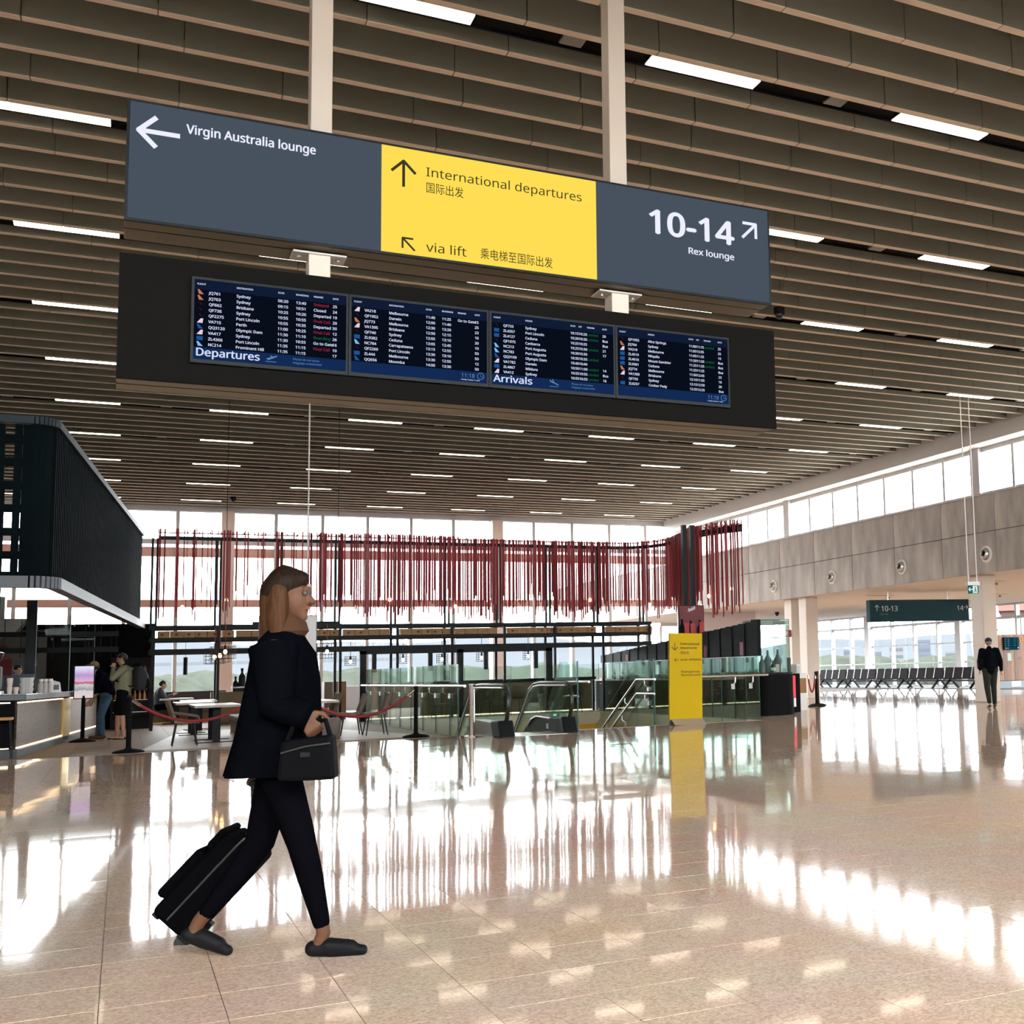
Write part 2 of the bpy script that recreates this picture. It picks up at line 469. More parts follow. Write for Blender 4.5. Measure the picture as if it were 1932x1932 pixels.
# white beam and clerestory on the right
struct(MB().bx(20.95, 21.75, -6, FY, 7.25, 8.5).build('trim_1', WHITE))
win = struct(MB().bx(WX - .1, WX + .12, 6, FY, 7.13, 7.25).bx(WX - .1, WX + .12, 6, FY, 5.9, 5.96).build('window_1', MULL))
ys = [25.6 + 1.6 * k - 1.6 * 12 for k in range(28)]
ys = [y for y in ys if 6 < y < FY]
mm = MB().bx(WX - .12, WX + .1, -.05, .05, 5.93, 7.25).mesh('mullion', MULL)
cm = MB().bx(WX - .2, WX + .25, -.2, .2, 5.93, 7.25).mesh('clerestory_column', MULL)
edges = [6.0]
for k, y in enumerate(ys):
    big = abs((y - 27.2) / 1.6 % 7) < .2 or abs((y - 27.2) / 1.6 % 7 - 7) < .2
    link('clerestory_column' if big else 'mullion', cm if big else mm, win, (0, y, 0)); edges.append(y)
edges.append(FY)
for a, b in zip(edges[:-1], edges[1:]):
    MB().bx(WX, WX + .012, a + .05, b - .05, 5.96, 7.13).build('window_pane', GLASS, win)
# concrete band with its panels
wr = struct(MB().bx(WX + .03, WX + .3, 6, 66, 3.72, 5.9).build('wall_right', mat('dark_joint', (.12, .11, .10), .8)))
py = [39.3 + 2.535 * k for k in range(-14, 11)]
for i, (za, zb) in enumerate(((3.668, 4.832), (4.848, 5.905))):
    for a, b in zip(py[:-1], py[1:]):
        o = MB().bx(0, .06, -.5 * (b - a) + .008, .5 * (b - a) - .008, za, zb).build('concrete_panel', CONC, wr, bevel=.008, seg=1)
        o.location = (WX - .02, (a + b) / 2, 0)
for i, y in enumerate((22.8, 27.05, 31.29, 35.54, 39.8)):
    o = thing('air_nozzle', 'round white jet nozzle in concrete wall, %s from the far windows' % ['fifth', 'fourth', 'third', 'second', 'nearest'][i], 'air vent', (WX - .02, y, 4.2), R(-90), 'round nozzles along the concrete wall')
    b = MB(); b.M = Matrix.Rotation(R(90), 4, 'X')
    b.lathe((0, 0, 0), [(.245, 0), (.245, .03), (.2, .06), (.17, .05), (.165, .0)], 24).build('ring', WHITE, o, smooth=True)
    b = MB(); b.M = Matrix.Translation((-.01, 0, 0)) @ Matrix.Rotation(R(80), 4, 'X')
    b.lathe((0, 0, -.02), [(.16, .02), (.15, .09), (.12, .15), (.1, .16), (.085, .12), (.08, .03)], 24).build('bowl', STEEL, o, smooth=True)
    b = MB(); b.M = Matrix.Rotation(R(90), 4, 'X')
    b.cyl(0, 0, .05, .075, .082, 20).build('throat', BLACKM, o)

# ------------------------------------------------------------------ far facade
fac = struct(MB().bx(-14, 25.6, FY, FY + .3, -.3, .9).bx(-14, WX, FY - .15, FY + .2, 7.5, 8.6).build('window_2', MULL))
MB().bx(-14, 25.6, FY - .1, FY + .15, 5.82, 6.156).build('transom', ROSE, fac)
MB().bx(-14, 25.6, FY - .05, FY + .12, 6.28, 6.46).build('transom', MULL, fac)
MB().bx(-14, 25.6, FY - .1, FY + .15, 3.963, 4.234).build('transom', ROSE, fac)
mk = [3.326 + 1.6726 * k for k in range(-10, 12)]
m2 = MB().bx(-.06, .06, FY - .2, FY + .14, .9, 7.5).mesh('mullion', MULL)
c2 = MB().bx(-.22, .22, FY - .45, FY + .1, 0, 7.5).mesh('facade_column', COLP)
for k, x in zip(range(-10, 12), mk):
    big = k % 6 == 0
    link('facade_column' if big else 'mullion', c2 if big else m2, fac, (x + (.08 if big and k else 0), 0, 0))
zz = [.9, 3.963, 5.82, 6.46, 7.5]
pan = [(MB().bx(-.77, .77, FY + .02, FY + .034, za + (.01 if n == 0 else .27 if n == 1 else .33 if n == 2 else 0), zb).mesh('window_pane', GLASS)) for n, (za, zb) in enumerate(zip(zz[:-1], zz[1:])) if n != 2]
for a, b in zip(mk[:-1], mk[1:]):
    for p in pan: link('window_pane', p, fac, ((a + b) / 2, 0, 0))
struct(MB().bx(22.0, 25.4, FY - .2, FY + .3, 2.85, 3.68).build('trim_2', mat('mauve_paint', (.55, .47, .46), .6)))

# ------------------------------------------------------------------ gate lounge on the right
LC = mat('cream_soffit', (.66, .58, .48), .6)
lce = struct(MB().bx(WX + .041, 34.6, 6, 60, 3.68, 3.8).build('ceiling_lounge', LC))
dl = mat('soffit_slot', (.2, .17, .14), .6)
for i, (x, y) in enumerate([(24, 30), (26, 33), (24.5, 37), (27, 40), (29, 36), (25, 44), (30, 45), (28, 51), (24, 49), (31, 40), (27, 28), (30, 31)]):
    MB().bx(x - .6, x + .6, y - .03, y + .03, 3.672, 3.685).build('linear_vent', dl, lce)
    MB().cyl(x + .9, y + .8, 3.62, 3.68, .05, 10).build('sprinkler', dl, lce)
struct(MB().bx(WX, WX + .3, -6, 10, -.3, 8.4).build('wall_right_near', BEIGE))
struct(MB().bx(WX, 34.6, 5.7, 6, -.3, 3.8).build('wall_lounge_near', BEIGE))
LX = 34.5
lw = struct(MB().bx(LX - .1, LX + .1, 6, 60, -.3, .06).bx(LX - .1, LX + .1, 6, 60, 3.6, 3.7).build('window_3', MULL))
for z, h in ((3.05, .11), (2.05, .05), (1.15, .05)): MB().bx(LX - .07, LX + .07, 6, 60, z - h / 2, z + h / 2).build('transom', MULL, lw)
ly = [55.0 - 1.955 * k for k in range(-3, 26)]
lm = MB().bx(LX - .12, LX + .08, -.05, .05, .06, 3.6).mesh('mullion', MULL)
lc = MB().bx(LX - .3, LX - .05, -.2, .2, 0, 3.68).mesh('lounge_column', MULL)
for k, y in zip(range(-3, 26), ly):
    if y > 60: continue
    link('mullion', lm, lw, (0, y, 0))
    if k % 4 == 1: link('lounge_column', lc, lw, (0, y + .1, 0))
for a, b in zip(ly[1:], ly[:-1]):
    MB().bx(LX, LX + .014, a + .05, b - .05, .06, 3.6).build('window_pane', GLASS, lw)
lf = struct(MB().bx(25.5, LX, 60, 60.2, -.3, .06).bx(25.5, LX, 60, 60.2, 3.5, 3.8).build('window_4', MULL))
for x in (25.5, 27.5, 29.5, 31.5, 33.5): MB().bx(x - .06, x + .06, 59.95, 60.15, .06, 3.5).build('mullion', MULL, lf)
MB().bx(25.5, LX, 60.02, 60.035, .06, 3.5).build('window_pane', GLASS, lf)
CARP = mat('grey_carpet', (.10, .10, .11), .9, noise=(60, .4))
MB().bx(31.3, 34.3, 24, 59, -.01, .006).build('carpet', CARP, floor)
COLB = mat('beige_column', (.60, .52, .45), .5)
for i, (x, y) in enumerate(((21.9, 27.75), (21.9, 38.0), (21.9, 39.1))):
    o = struct(MB().bx(x, x + .5, y, y + .55, 0, 3.68).build('trim_%d' % (3 + i), COLB, bevel=.02))
# ------------------------------------------------------------------ outside
GRD = mat('pale_apron', (.04, .04, .04), .8, spec=0)
struct(MB().bx(-700, 1200, -400, 1500, -8, -7).build('ground', GRD))
HILL = mat('hazy_hill', (.047, .051, .057), .9, spec=0, noise=(.01, .12))  # aerial haze is put into the colours of hills, trees and buildings
HZ2 = mat('hazy_trees', (.034, .038, .031), .9, spec=0, noise=(.2, .3))
mb = MB(); n = 90
def ridge(a): return 32 + 9 * math.sin(a * 9) + 5 * math.sin(a * 23 + 1) + 3 * math.sin(a * 51)
for i in range(n + 1):
    a = R(-35 + 130 * i / n); r = 1100
    x, y = math.sin(a) * r, math.cos(a) * r; h = ridge(a)
    mb.v += [(x, y, -8), (x * 1.08, y * 1.08, h * .55), (x * 1.2, y * 1.2, h), (x * 1.5, y * 1.5, h * .8)]
for i in range(n):
    for j in range(3): mb.f.append((i * 4 + j, i * 4 + j + 1, i * 4 + 5 + j, i * 4 + 4 + j))
struct(mb.build('hills', HILL, smooth=True))
tr = MB(); rt = random.Random(3)
for i in range(240):
    a = R(-20 + 110 * rt.random()); r = 230 + 120 * rt.random(); s = 4 + 4 * rt.random()
    tr.ball((math.sin(a) * r, math.cos(a) * r, -7 + s * .6), (s * 1.5, s * 1.5, s * .8), 7, 5)
tag(stuff(tr.build('trees', HZ2, smooth=True)), 'hazy green belt of trees on the plain beyond the windows', 'trees')
BLD = [mat('hazy_building_pale', (.085, .085, .085), .8, spec=0), mat('hazy_building_blue', (.05, .06, .075), .7, spec=0), mat('hazy_building_rose', (.07, .045, .045), .8, spec=0)]
win_m = mat('hazy_window', (.045, .05, .06), .5, spec=0)
for i, (u, w, h, r, m, lab) in enumerate([(1692, 6, 15, 520, 0, 'pale slab tower far beyond the lounge windows'), (1742, 7, 18, 560, 1, 'tallest blue office tower far beyond the lounge windows'), (1722, 7, 9, 500, 1, 'low blue office block beside the pale slab tower'),
                                     (1600, 4, 15, 600, 1, 'slim blue tower at the far end of the skyline'), (1655, 4, 13, 540, 1, 'slim blue tower beside the pale slab tower'), (1798, 6, 12, 480, 0, 'white silo tower just past the blue office tower'), (1570, 9, 7, 420, 0, 'long low white shed on the plain'), (1768, 9, 6, 420, 0, 'wide white warehouse in front of the towers')]):
    d = lens(u, 1250); d.z = 0; d.normalize(); p = d * r
    o = thing('city_building', lab, 'building', (p.x, p.y, -7), math.atan2(d.y, d.x) - R(90), 'hazy city skyline')
    MB().bx(-w / 2, w / 2, -w / 3, w / 3, 0, h).build('wall', BLD[m], o)
    b = MB()
    for q in range(max(2, int(h / 3))): b.bx(-w * .45, w * .45, -w / 3 - .1, -w / 3, (q + .3) * h / max(2, int(h / 3)), (q + .7) * h / max(2, int(h / 3)))
    stuff(b.build('window_band', win_m, o))
# ------------------------------------------------------------------ hanging signs
SY = 9.5
sgn = thing('wayfinding_sign', 'long slate and yellow overhead sign pointing to international departures', 'sign', (2.57, SY, 4.55))
def sl(x, y, z): return (x - 2.57, y - SY, z - 4.55)
SX0, SX1, SZ0, SZ1 = -.075, 5.21, 4.54, 5.44
MB().bx(SX0 - 2.57, SX1 - 2.57, .03, .47, 0, SZ1 - SZ0).build('casing', PLATE, sgn, bevel=.01)
MB().bx(SX0 - 2.57, SX1 - 2.57, 0, .03, -.008, SZ1 - SZ0 + .008).build('frame', BLACK, sgn)
MB().bx(SX0 - 2.57, SX1 - 2.57, .2, .206, -.003, .01).build('casing_seam', BLACKM, sgn)
YX0, YX1 = .18 * SY, .369 * SY
fz0, fz1 = .012, SZ1 - SZ0 - .012
def face(x0, x1, m, nm): MB().bx(x0 - 2.57, x1 - 2.57, -.004, .002, fz0, fz1).build(nm, m, sgn)
face(SX0 + .02, YX0, SIGNGREY, 'slate_panel'); face(YX0, YX1, SIGNYEL, 'yellow_panel'); face(YX1, SX1 - .02, SIGNGREY, 'slate_panel')
def sp(u, v):
    p = ay(u, v, SY - .006); return (p.x - 2.57, -.006, p.z - 4.55)
def stext(s, u, v, size, m, end, **k): return text(s, size, m, sgn, sp(u, v), w=sp(end, v)[0] - sp(u, v)[0], **k)
a = MB(); arrow(a, sp(301, 251), .27, .034, R(180), t=.002, head=.6).build('arrow', SIGNWHITE, sgn)
stext('Virgin Australia lounge', 352, 251, .118, SIGNWHITE, 597, bold=.022)
a = MB(); arrow(a, sp(761.5, 328), .215, .022, R(90), t=.002, head=.62).build('arrow', SIGNINK, sgn)
stext('International departures', 803, 332, .130, SIGNINK, 1096, bold=.002)
stext('国际出发', 803, 361, .096, SIGNINK, 873, cjk=True)
a = MB(); arrow(a, sp(771, 461), .135, .015, R(135), t=.002, head=.62).build('arrow', SIGNINK, sgn)
stext('via lift', 804, 474, .130, SIGNINK, 880, bold=.002)
stext('乘电梯至国际出发', 906, 486, .100, SIGNINK, 1042, cjk=True)
stext('10-14', 1221, 437, .368, SIGNWHITE, 1382, bold=.026)
a = MB(); arrow(a, sp(1413, 436), .20, .027, R(45), t=.002, head=.68).build('arrow', SIGNWHITE, sgn)
stext('Rex lounge', 1298, 478, .098, SIGNWHITE, 1384, bold=.02)

BX0, BX1, BZ0, BZ1 = -.095, 5.225, 3.385, 4.29
brd = thing('flight_board', 'long dark overhead flight information board with four screens', 'display board', (2.57, SY, BZ0))
MB().bx(BX0 - 2.57, BX1 - 2.57, .03, .42, 0, BZ1 - BZ0).build('casing', PLATE, brd, bevel=.01)
MB().bx(BX0 - 2.57, BX1 - 2.57, 0, .03, -.006, BZ1 - BZ0 + .006).build('front_panel', mat('charcoal_panel', (.0075, .0072, .0068), .85, spec=.03), brd)
MB().bx(BX0 - 2.57, BX1 - 2.57, .2, .206, -.003, .01).build('casing_seam', BLACKM, brd)
NAVY = emis('screen_navy', srgb(8, 14, 26), 1); NAVY2 = emis('screen_band', srgb(18, 42, 84), 1); NAVY3 = emis('screen_head', srgb(16, 27, 52), 1)
INK = emis('screen_text', srgb(212, 222, 250), 1); INKB = emis('screen_text_dim', srgb(96, 140, 190), 1)
RED = emis('screen_red', srgb(150, 34, 58), 1); GRN = emis('screen_green', srgb(12, 92, 48), 1); BLUE = emis('screen_blue', srgb(30, 84, 150), 1); SKY = emis('screen_sky', srgb(120, 190, 235), 1)
PINK = emis('screen_pale', srgb(225, 205, 225), 1); ORNG = emis('screen_orange', srgb(190, 120, 90), 1)
SC = [
 ('DESTINATION', 'Departures', [('JQ761', 'Sydney', '06:20', '13:40', 'Delayed', '25'), ('JQ763', 'Sydney', '09:15', '10:51', 'Closed', '24'), ('QF662', 'Brisbane', '10:25', '10:20', 'Departed', '19'), ('QF738', 'Sydney', '10:55', '10:55', 'Final Call', '20'), ('QF2275', 'Port Lincoln', '10:55', '10:35', 'Departed', '50'), ('VA715', 'Perth', '11:00', '10:25', 'Final Call', '12'), ('QQ3120', 'Olympic Dam', '11:30', '11:10', 'Boarding', '26'), ('VA417', 'Sydney', '11:30', '10:55', 'Go to Gate', '16'), ('ZL4366', 'Port Lincoln', '11:35', '11:15', 'Final Call', '10'), ('NC214', 'Prominent Hill', '11:35', '11:15', '', '17')]),
 ('DESTINATION', '', [('VA218', 'Melbourne', '11:40', '11:25', 'Go to Gate', '15'), ('QF1952', 'Darwin', '12:00', '11:40', '', '25'), ('JQ773', 'Melbourne', '12:30', '13:20', '', '23'), ('VA1395', 'Brisbane', '12:50', '12:15', '', '16'), ('QF740', 'Sydney', '12:55', '13:10', '', '20'), ('ZL9382', 'Ceduna', '13:05', '12:45', '', '10'), ('NC784', 'Carrapateena', '13:15', '12:55', '', '50'), ('QF2269', 'Port Lincoln', '13:30', '13:10', '', '50'), ('ZL444', 'Melbourne', '13:30', '12:55', '', '12'), ('QQ656', 'Moomba', '14:00', '13:30', '', '50')]),
 ('ORIGIN', 'Arrivals', [('QF733', 'Sydney', '10:15', '10:20', 'Landed', '20'), ('ZL4357', 'Port Lincoln', '10:20', '10:20', 'Landed', 'Bus'), ('ZL4127', 'Ceduna', '10:25', '10:25', '', 'Bus'), ('QF1975', 'Canberra', '10:25', '10:30', 'Landed', '21'), ('NC213', 'Port Augusta', '10:30', '10:30', '', '17'), ('NC783', 'Port Augusta', '10:35', '10:35', 'Landed', ''), ('QQ3109', 'Olympic Dam', '10:40', '10:40', '', ''), ('VA1782', 'Darwin', '10:50', '11:00', 'Landed', '14'), ('ZL4867', 'Mildura', '10:55', '10:55', 'Landed', 'Bus'), ('VA412', 'Sydney', '10:55', '10:55', 'Landed', '16')]),
 ('ORIGIN', '', [('QF1955', 'Alice Springs', '11:00', '11:15', 'Landed', '25'), ('JQ764', 'Sydney', '11:05', '13:35', '', '25'), ('VA219', 'Melbourne', '11:05', '11:25', '', '15'), ('ZL4519', 'Whyalla', '11:20', '11:20', 'Landed', 'Bus'), ('ZL4618', 'Mount Gambier', '11:25', '11:25', 'Landed', 'Bus'), ('ZL9381', 'Ceduna', '11:25', '11:25', '', 'Bus'), ('JQ774', 'Melbourne', '11:50', '12:45', '', '23'), ('VA1388', 'Brisbane', '12:10', '11:55', '', '16'), ('QF735', 'Sydney', '12:15', '12:59', '', '20'), ('ZL8257', 'Coober Pedy', '12:25', '12:25', '', 'Bus')]),
]
SCX = [.039 * SY, .1545 * SY, .2695 * SY, .3845 * SY, .4995 * SY]; SZA, SZB = 1.22 + .243 * SY - BZ0, 1.22 + .311 * SY - BZ0
for q, (head, title, rows) in enumerate(SC):
    x0, x1 = SCX[q] - 2.57, SCX[q + 1] - 2.57; W = x1 - x0; H = SZB - SZA; dep = q < 2
    s = MB().bx(x0, x1, -.03, .002, SZA, SZB).build('screen', BLACK, brd, bevel=.003, seg=1)
    i0, i1, z0, z1 = x0 + .022, x1 - .018, SZA + .03, SZB - .022
    MB().bx(i0, i1, -.0315, -.03, z0, z1).build('display', NAVY, s)
    hz = z1 - .075; fz = z0 + .088
    MB().bx(i0, i1, -.0325, -.0315, hz, z1).build('header_band', NAVY3, s)
    MB().bx(i0, i1, -.0325, -.0315, z0, fz).build('footer_band', NAVY2, s)
    iw = i1 - i0
    def X(f): return i0 + f * iw
    cols = [.09, .265, .535, .655, .775, .905] if dep else [.09, .265, .635, .705, .775, .905]
    step = (hz - fz) / 10.0; yb = -.0335
    for f, t in zip([.015] + cols[1:], ('FLIGHT', head, 'SCHD', 'BOARDING' if dep else 'EST', 'REMARK', 'GATE')):
        text(t, .0215, INK, s, (X(f), yb, hz + .035), bold=.02)
    for k, r in enumerate(rows):
        z = hz - step * (k + .72)
        for c in (0, 1, 2, 3, 5):
            if r[c]: text(r[c], .036, INK, s, (X(cols[c]), yb, z), bold=.022, res=1)
        if r[4]:
            m = {'Delayed': RED, 'Final Call': RED, 'Boarding': GRN, 'Landed': GRN}.get(r[4], INK)
            text(r[4], .036, m, s, (X(cols[4]), yb, z), bold=.018, res=2)
        g = MB(); x = X(.018); w, h = .042, .030; t = r[0][:2]
        if t == 'ZL': g.poly([(x, yb, z - .004), (x + w, yb, z - .004), (x + w, yb, z + h - .004), (x, yb, z + h - .004)], (0, -.001, 0))
        elif t == 'VA': g.poly([(x, yb, z - .004), (x + w * .9, yb, z - .004), (x + w, yb, z + h), (x + w * .62, yb, z + h)], (0, -.001, 0))
        elif t == 'QF': g.poly([(x + .01, yb, z + h - .006), (x + .02, yb, z + h * .55), (x + w * .8, yb, z)], (0, -.001, 0))
        else: g.poly([(x, yb, z + h), (x + w * .3, yb, z + h), (x + w, yb, z - .004), (x + w * .25, yb, z - .004)], (0, -.001, 0))
        g.build('airline_mark', {'ZL': BLUE, 'VA': PINK, 'QF': RED, 'JQ': ORNG, 'NC': SKY, 'QQ': BLUE}[t], s)
    if title:
        text(title, .098, INK, s, (X(.012), yb, z0 + .024), bold=.02, w=.405 * iw if dep else .31 * iw)
        px = X(.46); g = MB()
        g.poly([(px, yb, z0 + .022), (px + .075, yb, z0 + .022), (px + .075, yb, z0 + .026), (px, yb, z0 + .026)], (0, -.001, 0))
        if dep: g.poly([(px + .004, yb, z0 + .045), (px + .02, yb, z0 + .036), (px + .08, yb, z0 + .066), (px + .078, yb, z0 + .074), (px + .028, yb, z0 + .054)], (0, -.001, 0)).poly([(px + .03, yb, z0 + .07), (px + .038, yb, z0 + .07), (px + .062, yb, z0 + .056), (px + .05, yb, z0 + .05)], (0, -.001, 0))
        else: g.poly([(px, yb, z0 + .08), (px + .006, yb, z0 + .062), (px + .075, yb, z0 + .036), (px + .078, yb, z0 + .043), (px + .02, yb, z0 + .066)], (0, -.001, 0)).poly([(px + .02, yb, z0 + .085), (px + .028, yb, z0 + .083), (px + .042, yb, z0 + .055), (px + .032, yb, z0 + .058)], (0, -.001, 0))
        g.build('plane_mark', INKB, s)
        text('Please do not leave\nbaggage unattended', .026, INKB, s, (X(.64), yb, z0 + .053), lines=1.05)
    else:
        MB().bx(X(.775), X(.777), -.0335, -.0325, z0, fz).build('divider', NAVY, s)
        text('11:18', .058, INKB, s, (X(.80), yb, z0 + .036), w=.105)
        text('Tuesday, October 11, 2022', .015, INK, s, (X(.80), yb, z0 + .014), bold=.02)
        cx, cz = X(.95), z0 + .055; g = MB(); N = 20
        for k in range(N):
            a0, a1 = 2 * math.pi * k / N, 2 * math.pi * (k + 1) / N
            g.poly([(cx + math.cos(a) * r, yb, cz + math.sin(a) * r) for a, r in ((a0, .024), (a1, .024), (a1, .028), (a0, .028))], (0, -.001, 0))
        g.bx(cx - .001, cx + .001, yb - .001, yb, cz, cz + .015)
        g.poly([(cx, yb, cz), (cx + .018, yb, cz - .006), (cx + .018, yb, cz - .009), (cx, yb, cz - .003)], (0, -.001, 0))
        g.build('clock_mark', INKB, s)
# hanger posts: one thing each
for i, (x, nm) in enumerate(((.1345 * SY, 'yellow panel edge'), (.398 * SY, 'gate number panel'))):
    o = thing('hanger_post', 'beige square post carrying both hanging boards above the %s' % nm, 'post', (x, SY + .25, BZ1), 0, 'posts of the hanging boards')
    MB().bx(-.08, .08, -.09, .09, .002, SZ0 - BZ1 - .006).build('lower_post', BEIGE, o, bevel=.006)
    MB().bx(-.08, .08, -.09, .09, SZ1 - BZ1 + .001, 8.34 - BZ1).build('upper_post', BEIGE, o, bevel=.006)
    MB().bx(-.2, .2, -.11, .11, SZ0 - BZ1 - .022, SZ0 - BZ1 - .006).build('flange_plate', WHITE, o, bevel=.004, seg=1)
    b = MB()
    for sx in (-1, 1): b.cyl(sx * .145, -.02, SZ0 - BZ1 - .04, SZ0 - BZ1 - .02, .018, 8)
    for z in (SZ1 - BZ1 + .03, SZ1 - BZ1 + .12): b.tube([(.08, -.02, z), (.1, -.02, z)], .012, 8); b.tube([(-.1, -.02, z), (-.08, -.02, z)], .012, 8)
    b.build('bolt', STEEL, o)
# ------------------------------------------------------------------ glass balustrades round the well
def pane(parent, pts, ext): return MB().poly(pts, ext).build('glass_pane', GREEN, parent)
EDGE = mat('green_glass_edge', (.02, .10, .085), .25)
GT = 1.43
b1 = thing('glass_balustrade', 'long glass balustrade on the cafe side of the escalator well', 'balustrade', (5.95, 24.45, 0))
ys = [24.45, 25.15] + [25.15 + 1.27 * k for k in range(1, 8)] + [34.85]
for a, b in zip(ys[:-1], ys[1:]):
    MB().bx(0, .018, a - 24.45 + .006, b - 24.45 - .006, -.28, GT).build('glass_pane', GREEN, b1)
    MB().bx(.0, .018, a - 24.45 - .003, a - 24.45 + .003, -.28, GT).build('pane_edge', EDGE, b1)
MB().bx(-.002, .02, -.03, -.006, -.28, GT).build('end_edge', EDGE, b1)
b = MB().tube([(-.13, -1.1, 1.0), (-.13, 10.3, 1.0)], .028, 10); b.build('handrail', mat('warm_steel', (.66, .58, .52), .3, 1), b1, smooth=True)
for y in ys[1:-1]: MB().tube([(-.13, y - 24.45, .98), (-.13, y - 24.45, .86), (0, y - 24.45, .80)], .011, 6).bx(-.02, .0, y - 24.49, y - 24.41, .74, .84).build('rail_bracket', STEEL, b1)
b2 = thing('glass_balustrade', 'glass balustrade facing the hall behind the yellow free-standing sign', 'balustrade', (10.25, 24.5, 0))
xs = [10.25, 11.0, 11.87, 12.49, 12.83]
for a, b in zip(xs[:-1], xs[1:]):
    MB().bx(a - 10.25 + .005, b - 10.25 - .005, 0, .018, -.28, GT).build('glass_pane', GREEN, b2)
    MB().bx(b - 10.25 - .004, b - 10.25 + .004, 0, .018, -.28, GT).build('pane_edge', EDGE, b2)
MB().tube([(.55, -.13, 1.02), (2.72, -.13, 1.02)], .028, 10).ball((2.72, -.13, 1.02), .028, 8, 6).build('handrail', MATS['warm_steel'], b2, smooth=True)
for x in (.9, 1.9, 2.35): MB().tube([(x, -.13, 1.0), (x, -.13, .88), (x, 0, .80)], .011, 6).bx(x - .04, x + .04, -.02, 0, .72, .84).build('rail_bracket', STEEL, b2)
b3 = thing('glass_balustrade', 'glass balustrade running beside the red and black wine bar counter', 'balustrade', (12.83, 24.52, 0))
for k in range(8):
    a = k * 1.25
    MB().bx(-.018, 0, a + .006, a + 1.244, -.28, GT).build('glass_pane', GREEN, b3)
    MB().bx(-.018, 0, a + 1.246, a + 1.254, -.28, GT).build('pane_edge', EDGE, b3)
b4 = thing('glass_balustrade', 'glass balustrade at the far end of the well below the wine boxes', 'balustrade', (5.97, 34.9, 0))
for k in range(5):
    a = k * 1.36
    MB().bx(a + .006, a + 1.354, 0, .018, 0, GT).build('glass_pane', GREEN, b4)
    MB().bx(a + 1.355, a + 1.365, 0, .018, 0, GT).build('pane_edge', EDGE, b4)
b5 = thing('glass_balustrade', 'short glass screen with a raked corner between escalator and stairs', 'balustrade', (8.3, 24.0, 0))
MB().poly([(0, 0, 0), (0, 0, GT), (0, 1.1, GT), (0, 2.0, .5), (0, 2.6, -.6), (0, .9, -.6), (0, .9, 0)], (.018, 0, 0)).build('glass_pane', GREEN, b5)
MB().bx(-.004, .024, -.02, 0, 0, GT).build('end_edge', EDGE, b5)
MB().tube([(.14, -.35, 1.0), (.14, 1.3, 1.0), (.14, 3.2, -.5)], .026, 10).build('handrail', MATS['warm_steel'], b5, smooth=True)
MB().tube([(.14, .35, .7), (.14, 1.2, .7), (.14, 2.8, -.6)], .026, 10).build('handrail', MATS['warm_steel'], b5, smooth=True)
b6 = thing('glass_balustrade', 'stair balustrade with a sloping pane and two steel handrails', 'balustrade', (10.25, 24.5, 0))
MB().poly([(-.01, 0, -.28), (-.01, 0, GT), (-.01, 1.0, GT), (-.01, 1.0, -.28)], (-.018, 0, 0)).build('glass_pane', GREEN, b6)
MB().poly([(-.01, 1.01, -.28), (-.01, 1.01, GT), (-.01, 4.4, -.5), (-.01, 4.4, -2.4)], (-.018, 0, 0)).build('glass_pane', GREEN, b6)
MB().bx(-.034, -.004, -.03, 0, -.1, GT + .01).build('end_edge', EDGE, b6)
MB().tube([(-.12, -.3, 1.0), (-.12, .76, 1.0), (-.12, 2.95, -.13), (-.12, 4, -.7)], .026, 10).build('handrail', STEEL, b6, smooth=True)
MB().tube([(-.12, -.25, .69), (-.12, .76, .69), (-.12, 2.3, -.1), (-.12, 3.8, -.9)], .026, 10).build('handrail', STEEL, b6, smooth=True)
for y, z in ((.3, 1.0), (.3, .69), (1.5, .6), (1.7, .2), (2.7, 0)): MB().tube([(-.12, y, z - .02), (-.12, y, z - .12), (-.02, y, z - .2)], .011, 6).bx(-.05, -.03, y - .04, y + .04, z - .26, z - .16).build('rail_bracket', STEEL, b6)
st = struct(MB().bx(8.4, 10.2, 24.5, 24.52, -.4, .0).build('floor_stairs', PALE))
for k in range(26): MB().bx(8.4, 10.2, 24.55 + k * .29, 24.55 + k * .29 + .3, -.17 * (k + 1) - .17, -.17 * (k + 1)).build('step', PALE, st)

